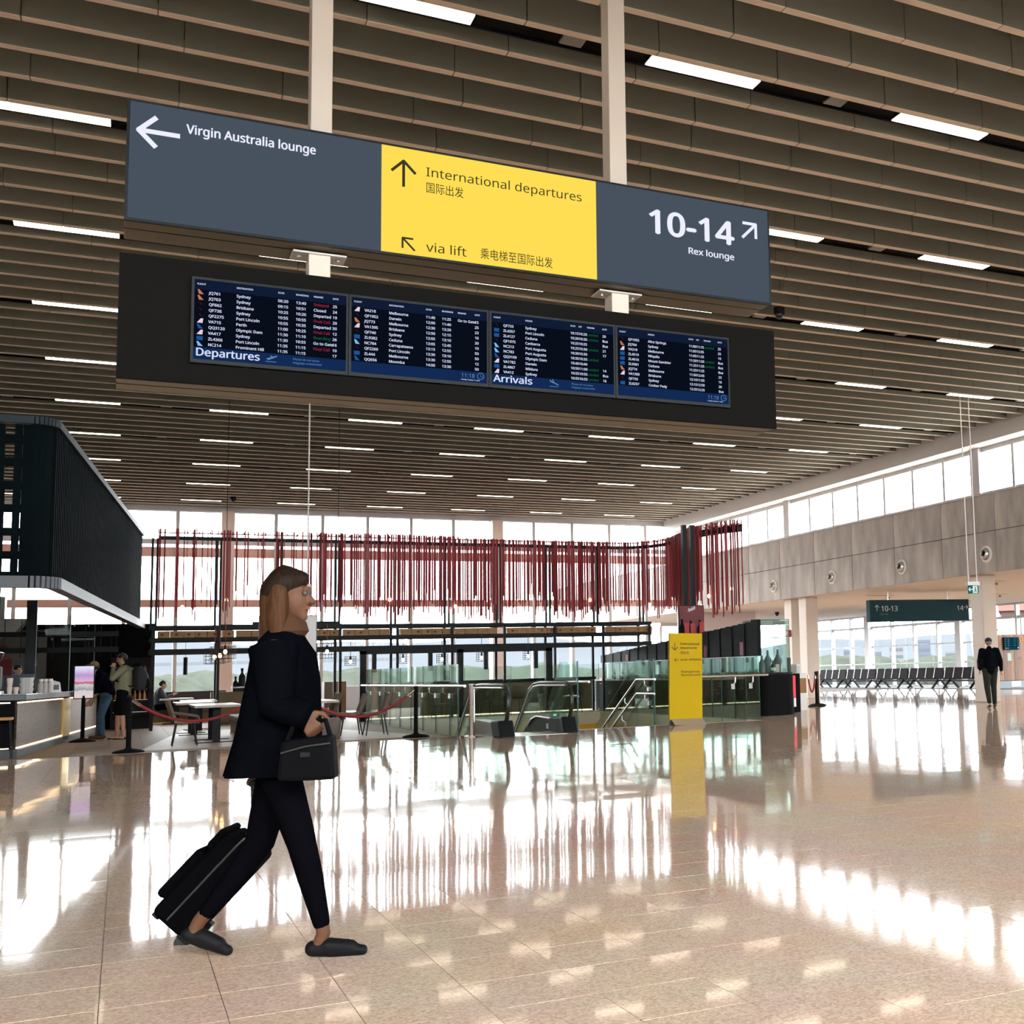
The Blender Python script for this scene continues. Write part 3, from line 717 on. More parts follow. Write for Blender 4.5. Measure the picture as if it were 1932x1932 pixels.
# ------------------------------------------------------------------ escalator
RUB = mat('black_rubber', (.012, .012, .013), .35); SKIRT = mat('grey_skirt', (.42, .38, .35), .35, .6)
esc = thing('escalator', 'escalator with two glass sides sinking into the floor', 'escalator', (6.5, 22.6, 0))
def side(x, y0, nm, skirt_black):
    g = thing(nm, None, None); g.parent = esc; g.location = (x - 6.5, y0 - 22.6, 0)
    # y runs away from the hall, down the flight
    path = [(.55, .22), (.3, .25), (.12, .34), (.03, .5), (0, .66), (.04, .82), (.15, .95), (.32, 1.0), (2.1, 1.0), (2.5, .97), (2.85, .85), (3.2, .58), (4.2, -.25), (6.0, -1.75)]
    MB().tube([(0, y, z) for y, z in path[1:]], .042, 8, sy=.8).build('handrail', RUB, g, smooth=True)
    ins = [(.5, .25), (.33, .29), (.17, .38), (.09, .52), (.07, .66), (.1, .8), (.2, .9), (.34, .945), (2.1, .945), (2.48, .915), (2.8, .80), (3.15, .53), (4.15, -.30), (6.0, -1.82)]
    MB().poly([(-.007, y, z) for y, z in ins] + [(-.007, 6.0, -2.7), (-.007, 3.2, -.25), (-.007, 2.0, .22)], (.014, 0, 0)).build('glass_side', GREEN, g)
    MB().tube([(-.035, y, z) for y, z in ins[7:]], .018, 6).build('white_trim', mat('bright_trim', (.9, .9, .92), .3, .2), g, smooth=True)  # white trim strip, bright by its own colour
    MB().poly([(-.12, .3, 0), (-.12, .5, .27), (-.12, 2.0, .30), (-.12, 2.5, .2), (-.12, 3.0, -.1), (-.12, 3.0, -.3), (-.12, .3, -.02)], (.24, 0, 0)).build('skirt', BLACK if skirt_black else SKIRT, g, bevel=.02)
    MB().poly([(-.15, .02, 0), (-.15, .2, .32), (-.15, .75, .30), (-.15, .62, 0)], (.3, 0, 0)).build('newel_cover', BLACK, g, bevel=.03)
    if skirt_black:
        MB().tube([(-.135, 1.0, .27), (-.135, 1.95, .29), (-.135, 2.3, .22), (-.135, 2.6, .05)], .02, 6).build('skirt_trim', MATS['bright_trim'], g, smooth=True)
    return g
side(6.5, 22.75, 'balustrade_side', False)
g = side(7.95, 23.3, 'balustrade_side', True)
MB().cyl(-.13, .7, .33, .36, .03, 12).build('green_light', emis('green_lamp', srgb(60, 230, 170), 1.5), g)
MB().bx(-.125, -.12, 1.15, 1.3, .05, .16).build('white_label', WHITE, g)
b = MB()
for k in range(20): b.bx(.2, 1.25, 1.7 + k * .4, 2.1 + k * .4, -.25 - max(0, k - 1) * .2, -.02 - max(0, k - 1) * .2)
b.build('step_band', mat('step_metal', (.3, .3, .31), .4, .8), esc)
MB().bx(.13, 1.32, .55, 1.7, -.02, .006).build('comb_plate', mat('comb_steel', (.5, .48, .46), .35, .8), esc)

# ------------------------------------------------------------------ bollard and rope posts
o = thing('bollard', 'polished steel bollard on a round plate by the escalator', 'bollard', (6.10, 23.9, 0))
MB().cyl(0, 0, 0, .02, .23, 28).build('base_plate', CHROME, o, smooth=True)
MB().cyl(0, 0, .02, 1.03, .062, 20).build('tube', CHROME, o, smooth=True)
def rope_post(x, y, label, sign=False):
    o = thing('rope_post', label, 'barrier post', (x, y, 0), 0, 'black rope posts')
    MB().lathe((0, 0, 0), [(.26, 0), (.26, .022), (.2, .045), (.06, .07), (.05, .09)], 24).build('base', BLACKM, o, smooth=True)
    MB().cyl(0, 0, .08, .97, .042, 16).build('pole', BLACKM, o, smooth=True)
    MB().lathe((0, 0, .97), [(.05, 0), (.05, .03), (.03, .05)], 16).build('top_cap', BLACK, o, smooth=True)
    return o
p2 = rope_post(.13, 24.74, 'black rope post nearest the brass counter holding the red rope')
p3 = rope_post(5.21, 24.84, 'black rope post standing before the glass balustrade')
p1 = rope_post(1.95 + .35, 24.8, 'black rope post hidden behind the walking person')
p4 = rope_post(17.9, 30.6, 'front black rope post by the white kiosk end')
p5 = rope_post(18.35, 31.3, 'rear black rope post by the paired columns')
ROPE = mat('red_rope', (.30, .022, .025), .75, noise=(120, .4))
def rope(a, c, sag, label, r=.026):
    a = Vector(a); c = Vector(c)
    o = thing('rope', label, 'rope', (a + c) / 2)
    pts = []
    for k in range(17):
        t = k / 16; p = a.lerp(c, t); p.z -= sag * (1 - (2 * t - 1) ** 2); pts.append(p - (a + c) / 2)
    MB().tube(pts[1:-1], r, 8).build('cord', ROPE, o, smooth=True)
    MB().tube(pts[:2], r * 1.15, 8).tube(pts[-2:], r * 1.15, 8).build('end_cap', CHROME, o, smooth=True)
rope((.17, 24.74, .93), (2.28, 24.8, .93), .42, 'red rope sagging in front of the dining chair')
rope((2.9, 24.42, 1.0), (5.17, 24.84, .93), .5, 'red rope sagging in front of two brown chairs')
rope((17.45, 30.3, .93), (17.88, 30.6, .93), .5, 'red rope hanging beside the kiosk end')
rope((17.92, 30.62, .93), (18.33, 31.28, .93), .55, 'red rope hanging between two rope posts')
o = thing('rope_post', 'thin black stand tucked behind the walker carrying the rope end', 'barrier post', (2.85, 24.42, 0), 0, 'black rope posts')
MB().lathe((0, 0, 0), [(.22, 0), (.22, .022), (.05, .07)], 20).build('base', BLACKM, o, smooth=True); MB().cyl(0, 0, .06, 1.02, .04, 14).build('pole', BLACKM, o, smooth=True)
# advertising stand by the counter
o = thing('poster_stand', 'upright screen on a black pole showing a pink coastal picture', 'sign', (-.73, 30.42, 0))
MB().lathe((0, 0, 0), [(.26, 0), (.26, .022), (.2, .045), (.06, .08)], 24).build('base', BLACKM, o, smooth=True)
MB().cyl(0, 0, .06, 1.0, .042, 14).build('pole', BLACKM, o, smooth=True)
f = MB().bx(-.2, .2, -.03, .03, .93, 1.66).build('frame', BLACK, o, bevel=.008)
def poster_mat():
    m = emis('coast_picture', (1, 1, 1), 1); nt = m.node_tree; e = nt.nodes['Emission']
    tc = nt.nodes.new('ShaderNodeTexCoord'); sp_ = nt.nodes.new('ShaderNodeSeparateXYZ'); nt.links.new(tc.outputs['Generated'], sp_.inputs[0])
    no = nt.nodes.new('ShaderNodeTexNoise'); no.inputs['Scale'].default_value = 5; nt.links.new(tc.outputs['Generated'], no.inputs[0])
    ad = nt.nodes.new('ShaderNodeMath'); ad.operation = 'MULTIPLY_ADD'; ad.inputs[1].default_value = .16; nt.links.new(no.outputs[0], ad.inputs[0]); nt.links.new(sp_.outputs[2], ad.inputs[2])
    rp = nt.nodes.new('ShaderNodeValToRGB'); el = rp.color_ramp.elements
    el[0].position = .1; el[0].color = (*srgb(225, 205, 210), 1); el[1].position = 1.05; el[1].color = (*srgb(225, 220, 245), 1)
    for p, c in ((.3, (215, 205, 205)), (.33, (150, 155, 160)), (.5, (205, 205, 210)), (.52, (190, 150, 160)), (.58, (200, 80, 90)), (.62, (215, 180, 215)), (.8, (185, 150, 205))):
        q = el.new(p); q.color = (*srgb(*c), 1)
    nt.links.new(ad.outputs[0], rp.inputs[0]); nt.links.new(rp.outputs[0], e.inputs[0])
    return m
MB().bx(-.18, .18, -.034, -.031, .95, 1.64).build('picture', poster_mat(), f)

# ------------------------------------------------------------------ yellow free-standing sign
YP = mat('yellow_panel', (.56, .385, .004), .6, spec=.15); INKM = mat('black_print', (.02, .02, .015), .6)
o = thing('standing_sign', 'tall yellow free-standing sign with arrows for international departures', 'sign', (10.8, 24.12, 0), R(3))
o.rotation_euler = (0, R(1.2), R(3))
MB().bx(-.40, .40, -.02, .04, .12, 1.98).build('panel', YP, o, bevel=.004)
MB().poly([(-.37, -.03, .13), (.40, -.03, .13), (.43, -.19, 0), (-.35, -.19, 0)], (0, .05, 0)).build('foot_plate', mat('tan_metal', (.42, .35, .29), .4, .4), o)
MB().poly([(-.42, -.16, 0), (-.34, .06, .17), (-.30, .22, 0)], (.03, 0, 0)).build('side_foot', BLACK, o)
def yt(s, x, z, size, w, **k): k.setdefault('bold', .014); return text(s, size, INKM, o, (x, -.0215, z), w=w, **k)
yt('International', -.145, 1.725, .087, .465); yt('departures', -.145, 1.638, .087, .41); yt('国际出发', -.14, 1.535, .066, .21, cjk=True, bold=.01)
yt('via lift', -.135, 1.385, .07, .165); yt('乘电梯至国际出发', .075, 1.392, .05, .30, cjk=True, bold=.012)
yt('Passengers only', -.125, 1.125, .07, .46); yt('beyond this point', -.125, 1.055, .07, .48)
arrow(MB(), (-.275, -.0215, 1.695), .17, .014, R(-90), t=.001, head=.6).build('arrow', INKM, o)
arrow(MB(), (-.235, -.0215, 1.40), .095, .010, R(180), t=.001, head=.6).build('arrow', INKM, o)

# ------------------------------------------------------------------ gate sign, exit signs
GS = mat('slate_sign', (.013, .045, .058), .6, spec=.1)
a, c = fl(1640, 1131, 3.39), fl(1827, 1131, 3.36)
mid = (a + c) / 2
o = thing('gate_sign', 'dark slate hanging sign with gate numbers in the lounge', 'sign', (mid.x, mid.y, 2.5), math.atan2(c.y - a.y, c.x - a.x))
L = (c - a).length
MB().bx(-L / 2, L / 2, -.02, .28, .12, .87).build('panel', GS, o, bevel=.015)
for x in (-L / 2 + .12, -L / 2 + .28): MB().bx(x, x + .012, -.026, -.02, .02, .85).build('edge_seam', BLACK, o)
for x in (-L * .3, L * .3): MB().cyl(x, .13, .87, 1.17, .02, 8).build('drop_rod', STEEL, o)
GI = mat('sign_print_grey', (.75, .75, .72), .6)
text('10-13', .31, GI, o, (-L / 2 + .42, -.022, .48), w=.62, bold=.012); text('14', .29, GI, o, (L / 2 - .50, -.022, .48), w=.25, bold=.012)
text('Rex lounge', .075, mat('sign_print_dim', (.2, .22, .22), .6), o, (-L / 2 + .38, -.022, .36))
arrow(MB(), (-L / 2 + .27, -.022, .59), .2, .016, R(90), t=.002, head=.55).build('arrow', GI, o)
arrow(MB(), (L / 2 - .13, -.022, .59), .17, .016, 0, t=.002, head=.55).build('arrow', GI, o)
XG = emis('exit_green', srgb(20, 105, 85), 1); XW = emis('exit_white', srgb(225, 240, 240), 1)
def exit_sign(p, rz, L, zb, label, gap):
    o = thing('exit_sign', label, 'exit sign', (p[0], p[1], zb), rz, 'green exit signs on rods')
    MB().bx(-L / 2 - .02, L / 2 + .02, -.05, .05, .2, .29).build('housing', WHITE, o, bevel=.01)
    for x in (-gap, gap): MB().cyl(x, 0, .29, CZ - zb + .3, .012, 8).build('drop_rod', WHITE, o)
    f = MB().bx(-L / 2 + .02, L / 2 - .02, -.008, .008, 0, .2).build('face', XG, o)
    MB().bx(-L / 2 + .02, L / 2 - .02, -.009, -.008, 0, .2)
    arrow(MB(), (-L * .22, -.011, .1), .12, .022, R(180), t=.002, head=.55).build('arrow', XW, o)
    x = L * .2
    MB().bx(x - .08, x + .09, -.010, -.008, .01, .19).build('pictogram_field', XW, o)
    g = MB(); y = -.0125
    g.poly([(x - .055 + .05 * k, y, z) for k, z in ((0, .03), (.5, .03), (1.2, .1), (.8, .1))], (0, -.001, 0)).poly([(x - .01, y, .08), (x + .02, y, .08), (x + .0, y, .14), (x - .03, y, .14)], (0, -.001, 0)).poly([(x + .01, y, .03), (x + .03, y, .03), (x + .02, y, .09), (x, y, .09)], (0, -.001, 0)).poly([(x - .02, y, .145), (x + .005, y, .145), (x + .005, y, .17), (x - .02, y, .17)], (0, -.001, 0)).poly([(x + .06, y, .01), (x + .09, y, .01), (x + .09, y, .19), (x + .06, y, .19)], (0, -.001, 0))
    g.build('running_figure', XG, o)
exit_sign((18.35, 23.6), 0, .34, 2.84, 'small green exit sign on two long rods before the concrete wall', .13)
exit_sign((3.15, 25.0), R(84), 1.5, 2.72, 'white exit sign fitting on two rods seen nearly edge on', .13)
# white display totem behind the walker
o = thing('display_totem', 'tall pale grey display panel with a thin dark frame beside the dining area', 'display panel', (2.83, 25.15, 0))
MB().bx(-.53, .53, 0, .08, .02, 2.47).build('frame', mat('dark_frame', (.03, .03, .03), .5), o, bevel=.005)
MB().bx(-.515, .515, -.004, .001, .05, 2.455).build('panel', mat('pale_panel', (.60, .60, .62), .35), o)
MB().bx(-.55, .55, -.15, .25, 0, .03).build('base', BLACKM, o)
# domes
for i, (p, lab) in enumerate(((fl(1470, 583, CZ), 'dark dome camera on the ceiling beside the end of the slate sign'), (fl(440, 938, CZ), 'dark dome camera at the far windows under the ceiling'), (fl(1466, 1155, 3.68), 'small dome camera under the lounge soffit by the wine display'))):
    o = thing('dome_camera', lab, 'camera', p)
    MB().cyl(0, 0, -.1, .02, .1, 16).build('mount', BLACK, o, smooth=True)
    MB().ball((0, 0, -.1), .085, 14, 8).build('dome', mat('smoked_dome', (.02, .02, .025), .05), o, smooth=True)
# ------------------------------------------------------------------ cafe building with ribbed walls
RIB = mat('black_ribbed_metal', (.004, .008, .010), .8, spec=.02); RIM = mat('blue_black_rim', (.02, .035, .05), .5, spec=.2)
A0, A1 = Vector((-1.1, 22, 0)), Vector((.35, 38, 0)); ZB, ZT = 2.92, 5.38
cafe = thing('cafe_canopy', 'high black ribbed volume over the cafe counter', 'canopy', (-1.1, 22, ZB))
d = (A1 - A0).normalized(); nrm = Vector((d.y, -d.x, 0)); LN = (A1 - A0).length
def cl(t, off, z): p = d * t + nrm * off; return (p.x, p.y, z - ZB)
MB().poly([cl(.28, 0, ZB), cl(LN, 0, ZB), cl(LN, 0, ZT), cl(.28, 0, ZT)], -nrm * .2).build('side_wall', RIB, cafe)
b = MB(); t = .28
while t < LN:
    p = cl(t, .0, ZB); b.poly([cl(t, 0, ZB), cl(t + .09, 0, ZB), cl(t + .09, 0, ZT), cl(t, 0, ZT)], nrm * .045); t += .19
stuff(b.build('rib', RIB, cafe))
# rounded corner at the near end, then the open front lattice
cc = MB(); arc = [cl(.28 - .28 * math.sin(a), -.28 + .28 * math.cos(a), 0) for a in [R(q) for q in range(0, 91, 10)]]
for (x0, y0, _), (x1, y1, _) in zip(arc[:-1], arc[1:]):
    cc.poly([(x0, y0, 0), (x1, y1, 0), (x1, y1, ZT - ZB), (x0, y0, ZT - ZB)], Vector((-(y1 - y0), x1 - x0, 0)).normalized() * -.03)
cc.build('rounded_corner', RIB, cafe, smooth=True)
xe, ye = arc[-1][0], arc[-1][1]
def rim(z0, z1, nm, m, ext=.1):
    q = MB()
    pts = [(-5.5, ye, 0)] + [p for p in arc[::-1]] + [cl(LN, 0, 0)]
    for (x0, y0, _), (x1, y1, _) in zip(pts[:-1], pts[1:]):
        n = Vector((y1 - y0, -(x1 - x0), 0)).normalized()
        q.poly([(x0, y0, z0), (x1, y1, z0), (x1, y1, z1), (x0, y0, z1)], n * ext)
    q.build(nm, m, cafe)
rim(ZT - ZB - .02, ZT - ZB + .1, 'top_rim', RIM); rim(-.16, .02, 'canopy_rim', mat('grey_canopy_rim', (.16, .18, .21), .5, spec=.2), .18)
MB().bx(-5.5, xe, ye, ye + .12, .02, .1).build('front_beam', RIB, cafe)
for x in (xe, -.39, -.62, -1.6, -2.6, -3.6, -4.6): MB().bx(x - .1, x, ye + .02, ye + .12, .1, ZT - ZB - .02).build('lattice_post', RIB, cafe)
for k in range(6): MB().bx(-5.5, xe, ye + .04, ye + .12, .1 + k * .37 + .2, .1 + k * .37 + .32).build('lattice_bar', RIB, cafe)
MB().bx(-5.5, -.9, ye + 3.9, ye + 4.0, -.9, 2.0).build('inner_wall', BLACKM, cafe)
for k in range(22): MB().bx(-4.7 + k * .16, -4.7 + k * .16 + .085, ye + 3.84, ye + 3.9, -.9, 1.75).build('brass_slat', GOLD, cafe)
for i in range(1): pass
# canopy posts and racks
cp = fl(86, 1404); cp = Vector((-1.62, 28.2, 0))
o = thing('canopy_post', 'square black post holding the cafe canopy', 'post', cp)
MB().bx(-.09, .09, -.09, .09, 1.1, ZB + .02).build('shaft', BLACK, o); MB().bx(-.12, .12, -.12, .12, 1.1, 1.13).build('foot', BLACK, o)
o = thing('hanging_rack', 'black bar rack hung on thin rods below the canopy', 'rack', (-1.6, 33.5, 1.9))
for z in (.12, .5): MB().bx(-1.9, 1.5, -.06, .06, z, z + .12).build('rail', BLACK, o)
for k in range(11): MB().cyl(-1.85 + k * .33, 0, 0, 1.0, .008, 6).build('rod', BLACK, o)
b = MB()
for k in range(9): b.lathe((-1.5 + k * .3, 0, .74), [(.05, 0), (.05, .06), (.02, .09)], 8)
stuff(b.build('hung_glass', GLASS, o, smooth=True))
# kitchen block at the back
o = thing('kitchen_block', 'tall matt black kitchen wall behind the counter', 'wall unit', (-1.2, 38.1, 0))
MB().bx(-3.2, 1.99, 0, .25, 0, 2.9).build('wall', BLACKM, o, bevel=.01)
MB().bx(-3.5, -.62, -.03, 0, 1.0, 2.75).build('grey_lining', mat('grey_tile', (.10, .10, .095), .5), o)
for x in (.35, .9): MB().bx(x, x + .02, -.02, 0, .2, 2.8).build('door_seam', BLACK, o)
for k, (w, z, lab) in enumerate(((.19, 2.02, 0), (.42, 1.55, 1))): MB().bx(-1.62 - w / 2, -1.62 + w / 2, -.05, -.03, z, z + (.32 if k == 0 else .43)).build('red_notice', mat('dark_red_notice', (.16, .018, .02), .6), o)
o = thing('extractor_hood', 'sloping steel extractor hood above the coffee counter', 'hood', (-2.5, 36.2, 2.35))
MB().poly([(-.9, 0, 0), (.05, 0, .25), (.32, 0, .62), (-.9, 0, .62)], (0, 1.0, 0)).build('hood_body', STEEL, o, bevel=.01)
MB().bx(-.7, -.2, .3, .8, .62, 1.2).build('duct', STEEL, o)
o = thing('drinks_fridge', 'dark display fridge with lit orange bottles behind the hooded customer', 'fridge', (.28, 37.6, 0))
MB().bx(-.55, .42, 0, .45, .0, 1.95).build('cabinet', BLACK, o, bevel=.01)
MB().bx(-.5, .37, -.012, -.002, .3, 1.8).build('glass_door', GLASS, o)
for k in range(4): MB().bx(-.48, .35, -.001, .2, .45 + k * .33, .47 + k * .33).build('shelf', STEEL, o)
bt = [mat('bottle_orange', (.6, .18, .03), .2), mat('bottle_clear', (.5, .5, .48), .15), mat('bottle_red', (.4, .03, .03), .2)]
bot_me = [MB().lathe((0, 0, 0), [(.033, 0), (.033, .14), (.014, .19), (.014, .22)], 10).mesh('body', m, smooth=True) for m in bt]
capm = MB().cyl(0, 0, .22, .235, .016, 8).mesh('cap', WHITE)
for s_ in range(3):
    for k in range(7):
        q = thing('drink_bottle', 'small %s bottle, %s from the counter side, in the dark fridge' % (['orange', 'clear', 'red'][s_], ORD[k]), 'bottle', (.28 - .42 + k * .115, 37.56, .47 + (s_ + 1) * .33), 0, 'bottles in the display fridge')
        link('body', bot_me[s_], q); link('cap', capm, q)
# brass counter
CT = mat('slate_worktop', (.045, .06, .075), .25); BRS = mat('hammered_brass', (.15, .095, .055), .42, .75, noise=(45, .55), bump=(55, 1.0))
cn = thing('brass_counter', 'long bar counter faced in hammered brass with glowing edges', 'counter', (-1.58, 24.94, 0))
dc = (Vector((-.52, 36.4, 0)) - Vector((-1.58, 24.94, 0))).normalized(); nc = Vector((dc.y, -dc.x, 0))
def kp(t, off, z): p = dc * t + nc * off; return (p.x, p.y, z)
def slab(t0, t1, off, th, z0, z1, nm, m, **k): return MB().poly([kp(t0, off, z0), kp(t1, off, z0), kp(t1, off, z1), kp(t0, off, z1)], -nc * th).build(nm, m, cn, **k)
def front(x0, x1, y, th, z0, z1, nm, m, **k): return MB().bx(x0, x1, y, y + th, z0, z1).build(nm, m, cn, **k)
slab(0, 11.4, 0, .9, 0, .14, 'plinth', mat('dark_plinth', (.03, .04, .05), .4)); front(-3.2, 0, 0, .9, 0, .14, 'plinth', MATS['dark_plinth'])
slab(.0, 11.4, -.06, .7, .14, .98, 'carcass', BLACKM); front(-3.2, -.05, .06, .7, .14, .98, 'carcass', BLACKM)
front(-3.2, -.06, .03, .03, .19, .94, 'brass_panel', BRS)
slab(.05, 5.3, -.03, .03, .19, .94, 'brass_panel', BRS); slab(6.3, 11.3, -.03, .03, .19, .94, 'brass_panel', BRS)
slab(5.3, 6.3, .0, .08, .05, .96, 'brass_pilaster', GOLD)
for t0, t1 in ((.05, 5.25), (6.35, 11.3)):
    slab(t0, t1, -.012, .02, .155, .18, 'led_strip', WARM); slab(t0, t1, -.012, .02, .945, .965, 'led_strip', WARM)
front(-3.2, -.06, .012, .02, .155, .18, 'led_strip', WARM); front(-3.2, -.06, .012, .02, .945, .965, 'led_strip', WARM)
MB().poly([kp(-.1, .12, .99), kp(7.2, .12, .99), kp(7.2, -.75, .99), (-.7, .9, .99), (-3.2, .9, .99), (-3.2, -.12, .99)], (0, 0, .11)).build('worktop', CT, cn, bevel=.012)
MB().poly([kp(7.2, .06, .98), kp(11.4, .06, .98), kp(11.4, -.75, .98), kp(7.2, -.75, .98)], (0, 0, .05)).build('worktop', BLACK, cn)
# bar stool
STW = mat('honey_wood', (.45, .24, .06), .45, noise=(6, .25), stretch=(1, 8, 8))
def stool(x, y, lab):
    o = thing('bar_stool', lab, 'stool', (x, y, 0))
    MB().box((0, 0, .69), (.40, .36, .05)).build('seat', STW, o, bevel=.01)
    for sx in (-1, 1):
        for sy in (-1, 1):
            MB().tube([(sx * .16, sy * .14, .67), (sx * .2, sy * .18, 0)], .010, 6).build('leg', BLACK, o)
    MB().tube([(-.185, -.165, .2), (.185, -.165, .2), (.185, .165, .2), (-.185, .165, .2), (-.185, -.165, .2)], .008, 6).build('foot_ring', BLACK, o)
stool(-1.84, 24.62, 'low wooden-topped stool on thin black legs at the brass counter')
# things on the counter, t along the counter from its near corner
def on(t, off, z=1.101): p = Vector((-1.58, 24.94, 0)) + dc * t + nc * off; return (p.x, p.y, z)
o = thing('coffee_machine', 'black and steel espresso machine at the near counter end', 'coffee machine', (-2.25, 25.35, 1.101))
MB().bx(-.45, .35, -.05, .4, .08, .5).build('body', BLACK, o, bevel=.03)
MB().bx(-.48, .38, -.08, .42, .0, .06).build('drip_tray', STEEL, o, bevel=.008)
MB().lathe((.22, .1, .5), [(.05, 0), (.14, .12), (.16, .2), (.17, .24), (.02, .28)], 16).build('bean_hopper', mat('smoked_hopper', (.03, .025, .02), .2), o, smooth=True)
MB().bx(-.2, .05, .1, .35, .5, .74).build('cup_shelf', WHITE, o, bevel=.015)
MB().tube([(-.2, -.1, .3), (-.2, -.28, .27)], .022, 8).build('group_handle', BLACK, o); MB().tube([(.1, -.1, .3), (.1, -.28, .27)], .022, 8).build('group_handle', BLACK, o)
CUP = mat('paper_cup_white', (.72, .62, .56), .6)
cup_me = MB().lathe((0, 0, 0), [(.032, 0), (.045, .12), (.047, .125), (.044, .125), (.031, .005)], 14).mesh('wall', CUP, smooth=True)
stackm = MB().lathe((0, 0, .1), [(.033, 0), (.045, .12), (.047, .125), (.046, .15), (.048, .155), (.047, .18), (.049, .185), (.044, .185)], 14).mesh('stacked_cup', CUP, smooth=True)
for i, (px, lab) in enumerate(((18, 'taller stack of white paper cups beside the drip tray'), (30, 'shorter stack of white paper cups beside the drip tray'))):
    p = ay(px, 1303, 25.02); o = thing('cup_stack', lab, 'cups', (p.x, 25.02, 1.101)); link('wall', cup_me, o)
    link('stacked_cup', stackm, o) if i == 0 else None
for i, px in enumerate((44, 50, 56)):
    p = ay(px, 1300, 27.0)
    o = thing('mug_stack', ['nearest', 'middle', 'farthest'][i] + ' stack of white takeaway cups on the grinder shelf', 'cups', (p.x, 27.0, 1.101), 0, 'white cups by the grinder')
    MB().lathe((0, 0, 0), [(.05, 0), (.07, .1), (.05, .1), (.07, .2), (.05, .2), (.07, .3), (.06, .3)], 12).build('cups', mat('white_china', (.75, .74, .72), .3), o, smooth=True)
o = thing('till', 'blue-grey till screen on a stand behind the cups', 'till', (-1.68, 27.3, 1.101))
MB().box((0, .1, .22), (.36, .04, .3), rx=R(-12)).build('screen', mat('till_blue', (.06, .09, .13), .3), o, bevel=.01); MB().bx(-.08, .08, .05, .2, 0, .1).build('stand', BLACK, o)
cb = mat('clear_carton', (.55, .50, .48), .25); lidm = mat('white_lid', (.8, .8, .8), .4)
for i, px in enumerate((77, 86, 95)):
    p = ay(px, 1300, 27.6)
    o = thing('glass_jar', ['nearest', 'middle', 'farthest'][i] + ' of three pale lidded jars in a row on the counter', 'jar', (p.x, 27.6, 1.101), 0, 'pale jars on the counter')
    MB().lathe((0, 0, 0), [(.05, 0), (.052, .17), (.035, .2), (.035, .22)], 12).build('jar_body', cb, o, smooth=True); MB().cyl(0, 0, .22, .27, .04, 12).build('lid', lidm, o)
p = ay(106, 1299, 28.0)
o = thing('sugar_carton', 'white tapered carton at the end of the jar row', 'carton', (p.x, 28.0, 1.101)); MB().poly([(-.09, -.05, 0), (.09, -.05, 0), (.06, -.05, .2), (-.09, -.05, .25)], (0, .1, 0)).build('box', lidm, o, bevel=.01); MB().bx(-.07, .05, -.053, -.05, .05, .15).build('print', MATS['till_blue'], o)
o = thing('bread_board', 'dark tray with tongs on the lower counter', 'tray', (p.x + .35, 32.4, 1.031)); MB().bx(-.25, .25, -.2, .2, 0, .06).build('tray', BLACK, o, bevel=.01); MB().tube([(-.2, 0, .07), (.1, .05, .16)], .008, 6).build('tongs', STEEL, o)
for i, (x, y, z, lab) in enumerate(((-1.0, 29.6, 1.031, 'near thin glass screen edge above the counter'), (-.62, 33.6, 1.031, 'far thin glass screen edge above the counter'))):
    o = thing('glass_screen', lab, 'glass screen', (x, y, 1.101 if i == 0 else z))
    MB().bx(-.9, 0, 0, .012, 0, 1.8).build('pane', glass('screen_glass', (.985, .99, .99), .06), o); MB().bx(0, .014, 0, .012, 0, 1.8).build('edge', mat('teal_edge', (.06, .16, .17), .2), o)

# ------------------------------------------------------------------ dining area
TAN = mat('tan_leather', (.15, .10, .07), .5, noise=(4, .2)); LEG = mat('dark_leg', (.012, .014, .02), .4)
TOP = mat('pale_table_top', (.56, .50, .44), .28, noise=(3, .1), stretch=(8, 1, 1))
def seat_mb(arms):
    b = MB(); n = 9
    prof = [(.25, .455), (.22, .47), (.1, .47), (-.08, .455), (-.17, .47), (-.22, .53), (-.26, .64), (-.30, .76), (-.325, .84), (-.33, .87)]
    vs = []; W = .23
    for k, (x, z) in enumerate(prof):
        w = W * (1 - .25 * max(0, k - 6) / 3); cv = .05 if k > 4 else .02
        for j in range(n):
            t = j / (n - 1) * 2 - 1
            vs.append((x + (cv * t * t if k > 4 else 0), t * w, z + (cv * t * t if k <= 4 else 0)))
    fs = [(k * n + j, k * n + j + 1, (k + 1) * n + j + 1, (k + 1) * n + j) for k in range(len(prof) - 1) for j in range(n - 1)]
    return vs, fs
def chair(x, y, rz, lab, arms=False, first=[None]):
    o = thing('dining_chair', lab, 'chair', (x, y, 0), rz, 'brown shell chairs in the dining area')
    vs, fs = seat_mb(arms)
    me = bpy.data.meshes.new('shell'); me.from_pydata(vs, [], fs); bm = bmesh.new(); bm.from_mesh(me)
    bmesh.ops.solidify(bm, geom=bm.faces, thickness=.05); bm.to_mesh(me); bm.free(); me.materials.append(TAN); shade(me, 60)
    link('shell', me, o)
    if arms:
        for s in (-1, 1): MB().tube([(-.25, s * .22, .64), (.02, s * .27, .60), (.2, s * .25, .56), (.22, s * .23, .48)], .028, 8).build('armrest', TAN, o, smooth=True)
    for sx, sy in ((1, 1), (1, -1), (-1, 1), (-1, -1)):
        MB().tube([(sx * .15 - .02, sy * .15, .44), (sx * .22 - .02, sy * .21, 0)], [.019, .011], 8).build('leg', LEG, o, smooth=True)
    return o
chair(1.12, 26.35, 0, 'tan armchair behind the first red rope', True)
chair(4.72, 26.62, R(180), 'brown shell chair nearest the glass balustrade')
chair(4.30, 27.15, R(178), 'brown shell chair second from the glass balustrade')
chair(3.95, 28.3, R(180), 'brown shell chair third along the long table')
chair(4.1, 29.6, R(180), 'brown shell chair fourth along the long table')
chair(4.3, 30.9, R(180), 'brown shell chair fifth along the long table')
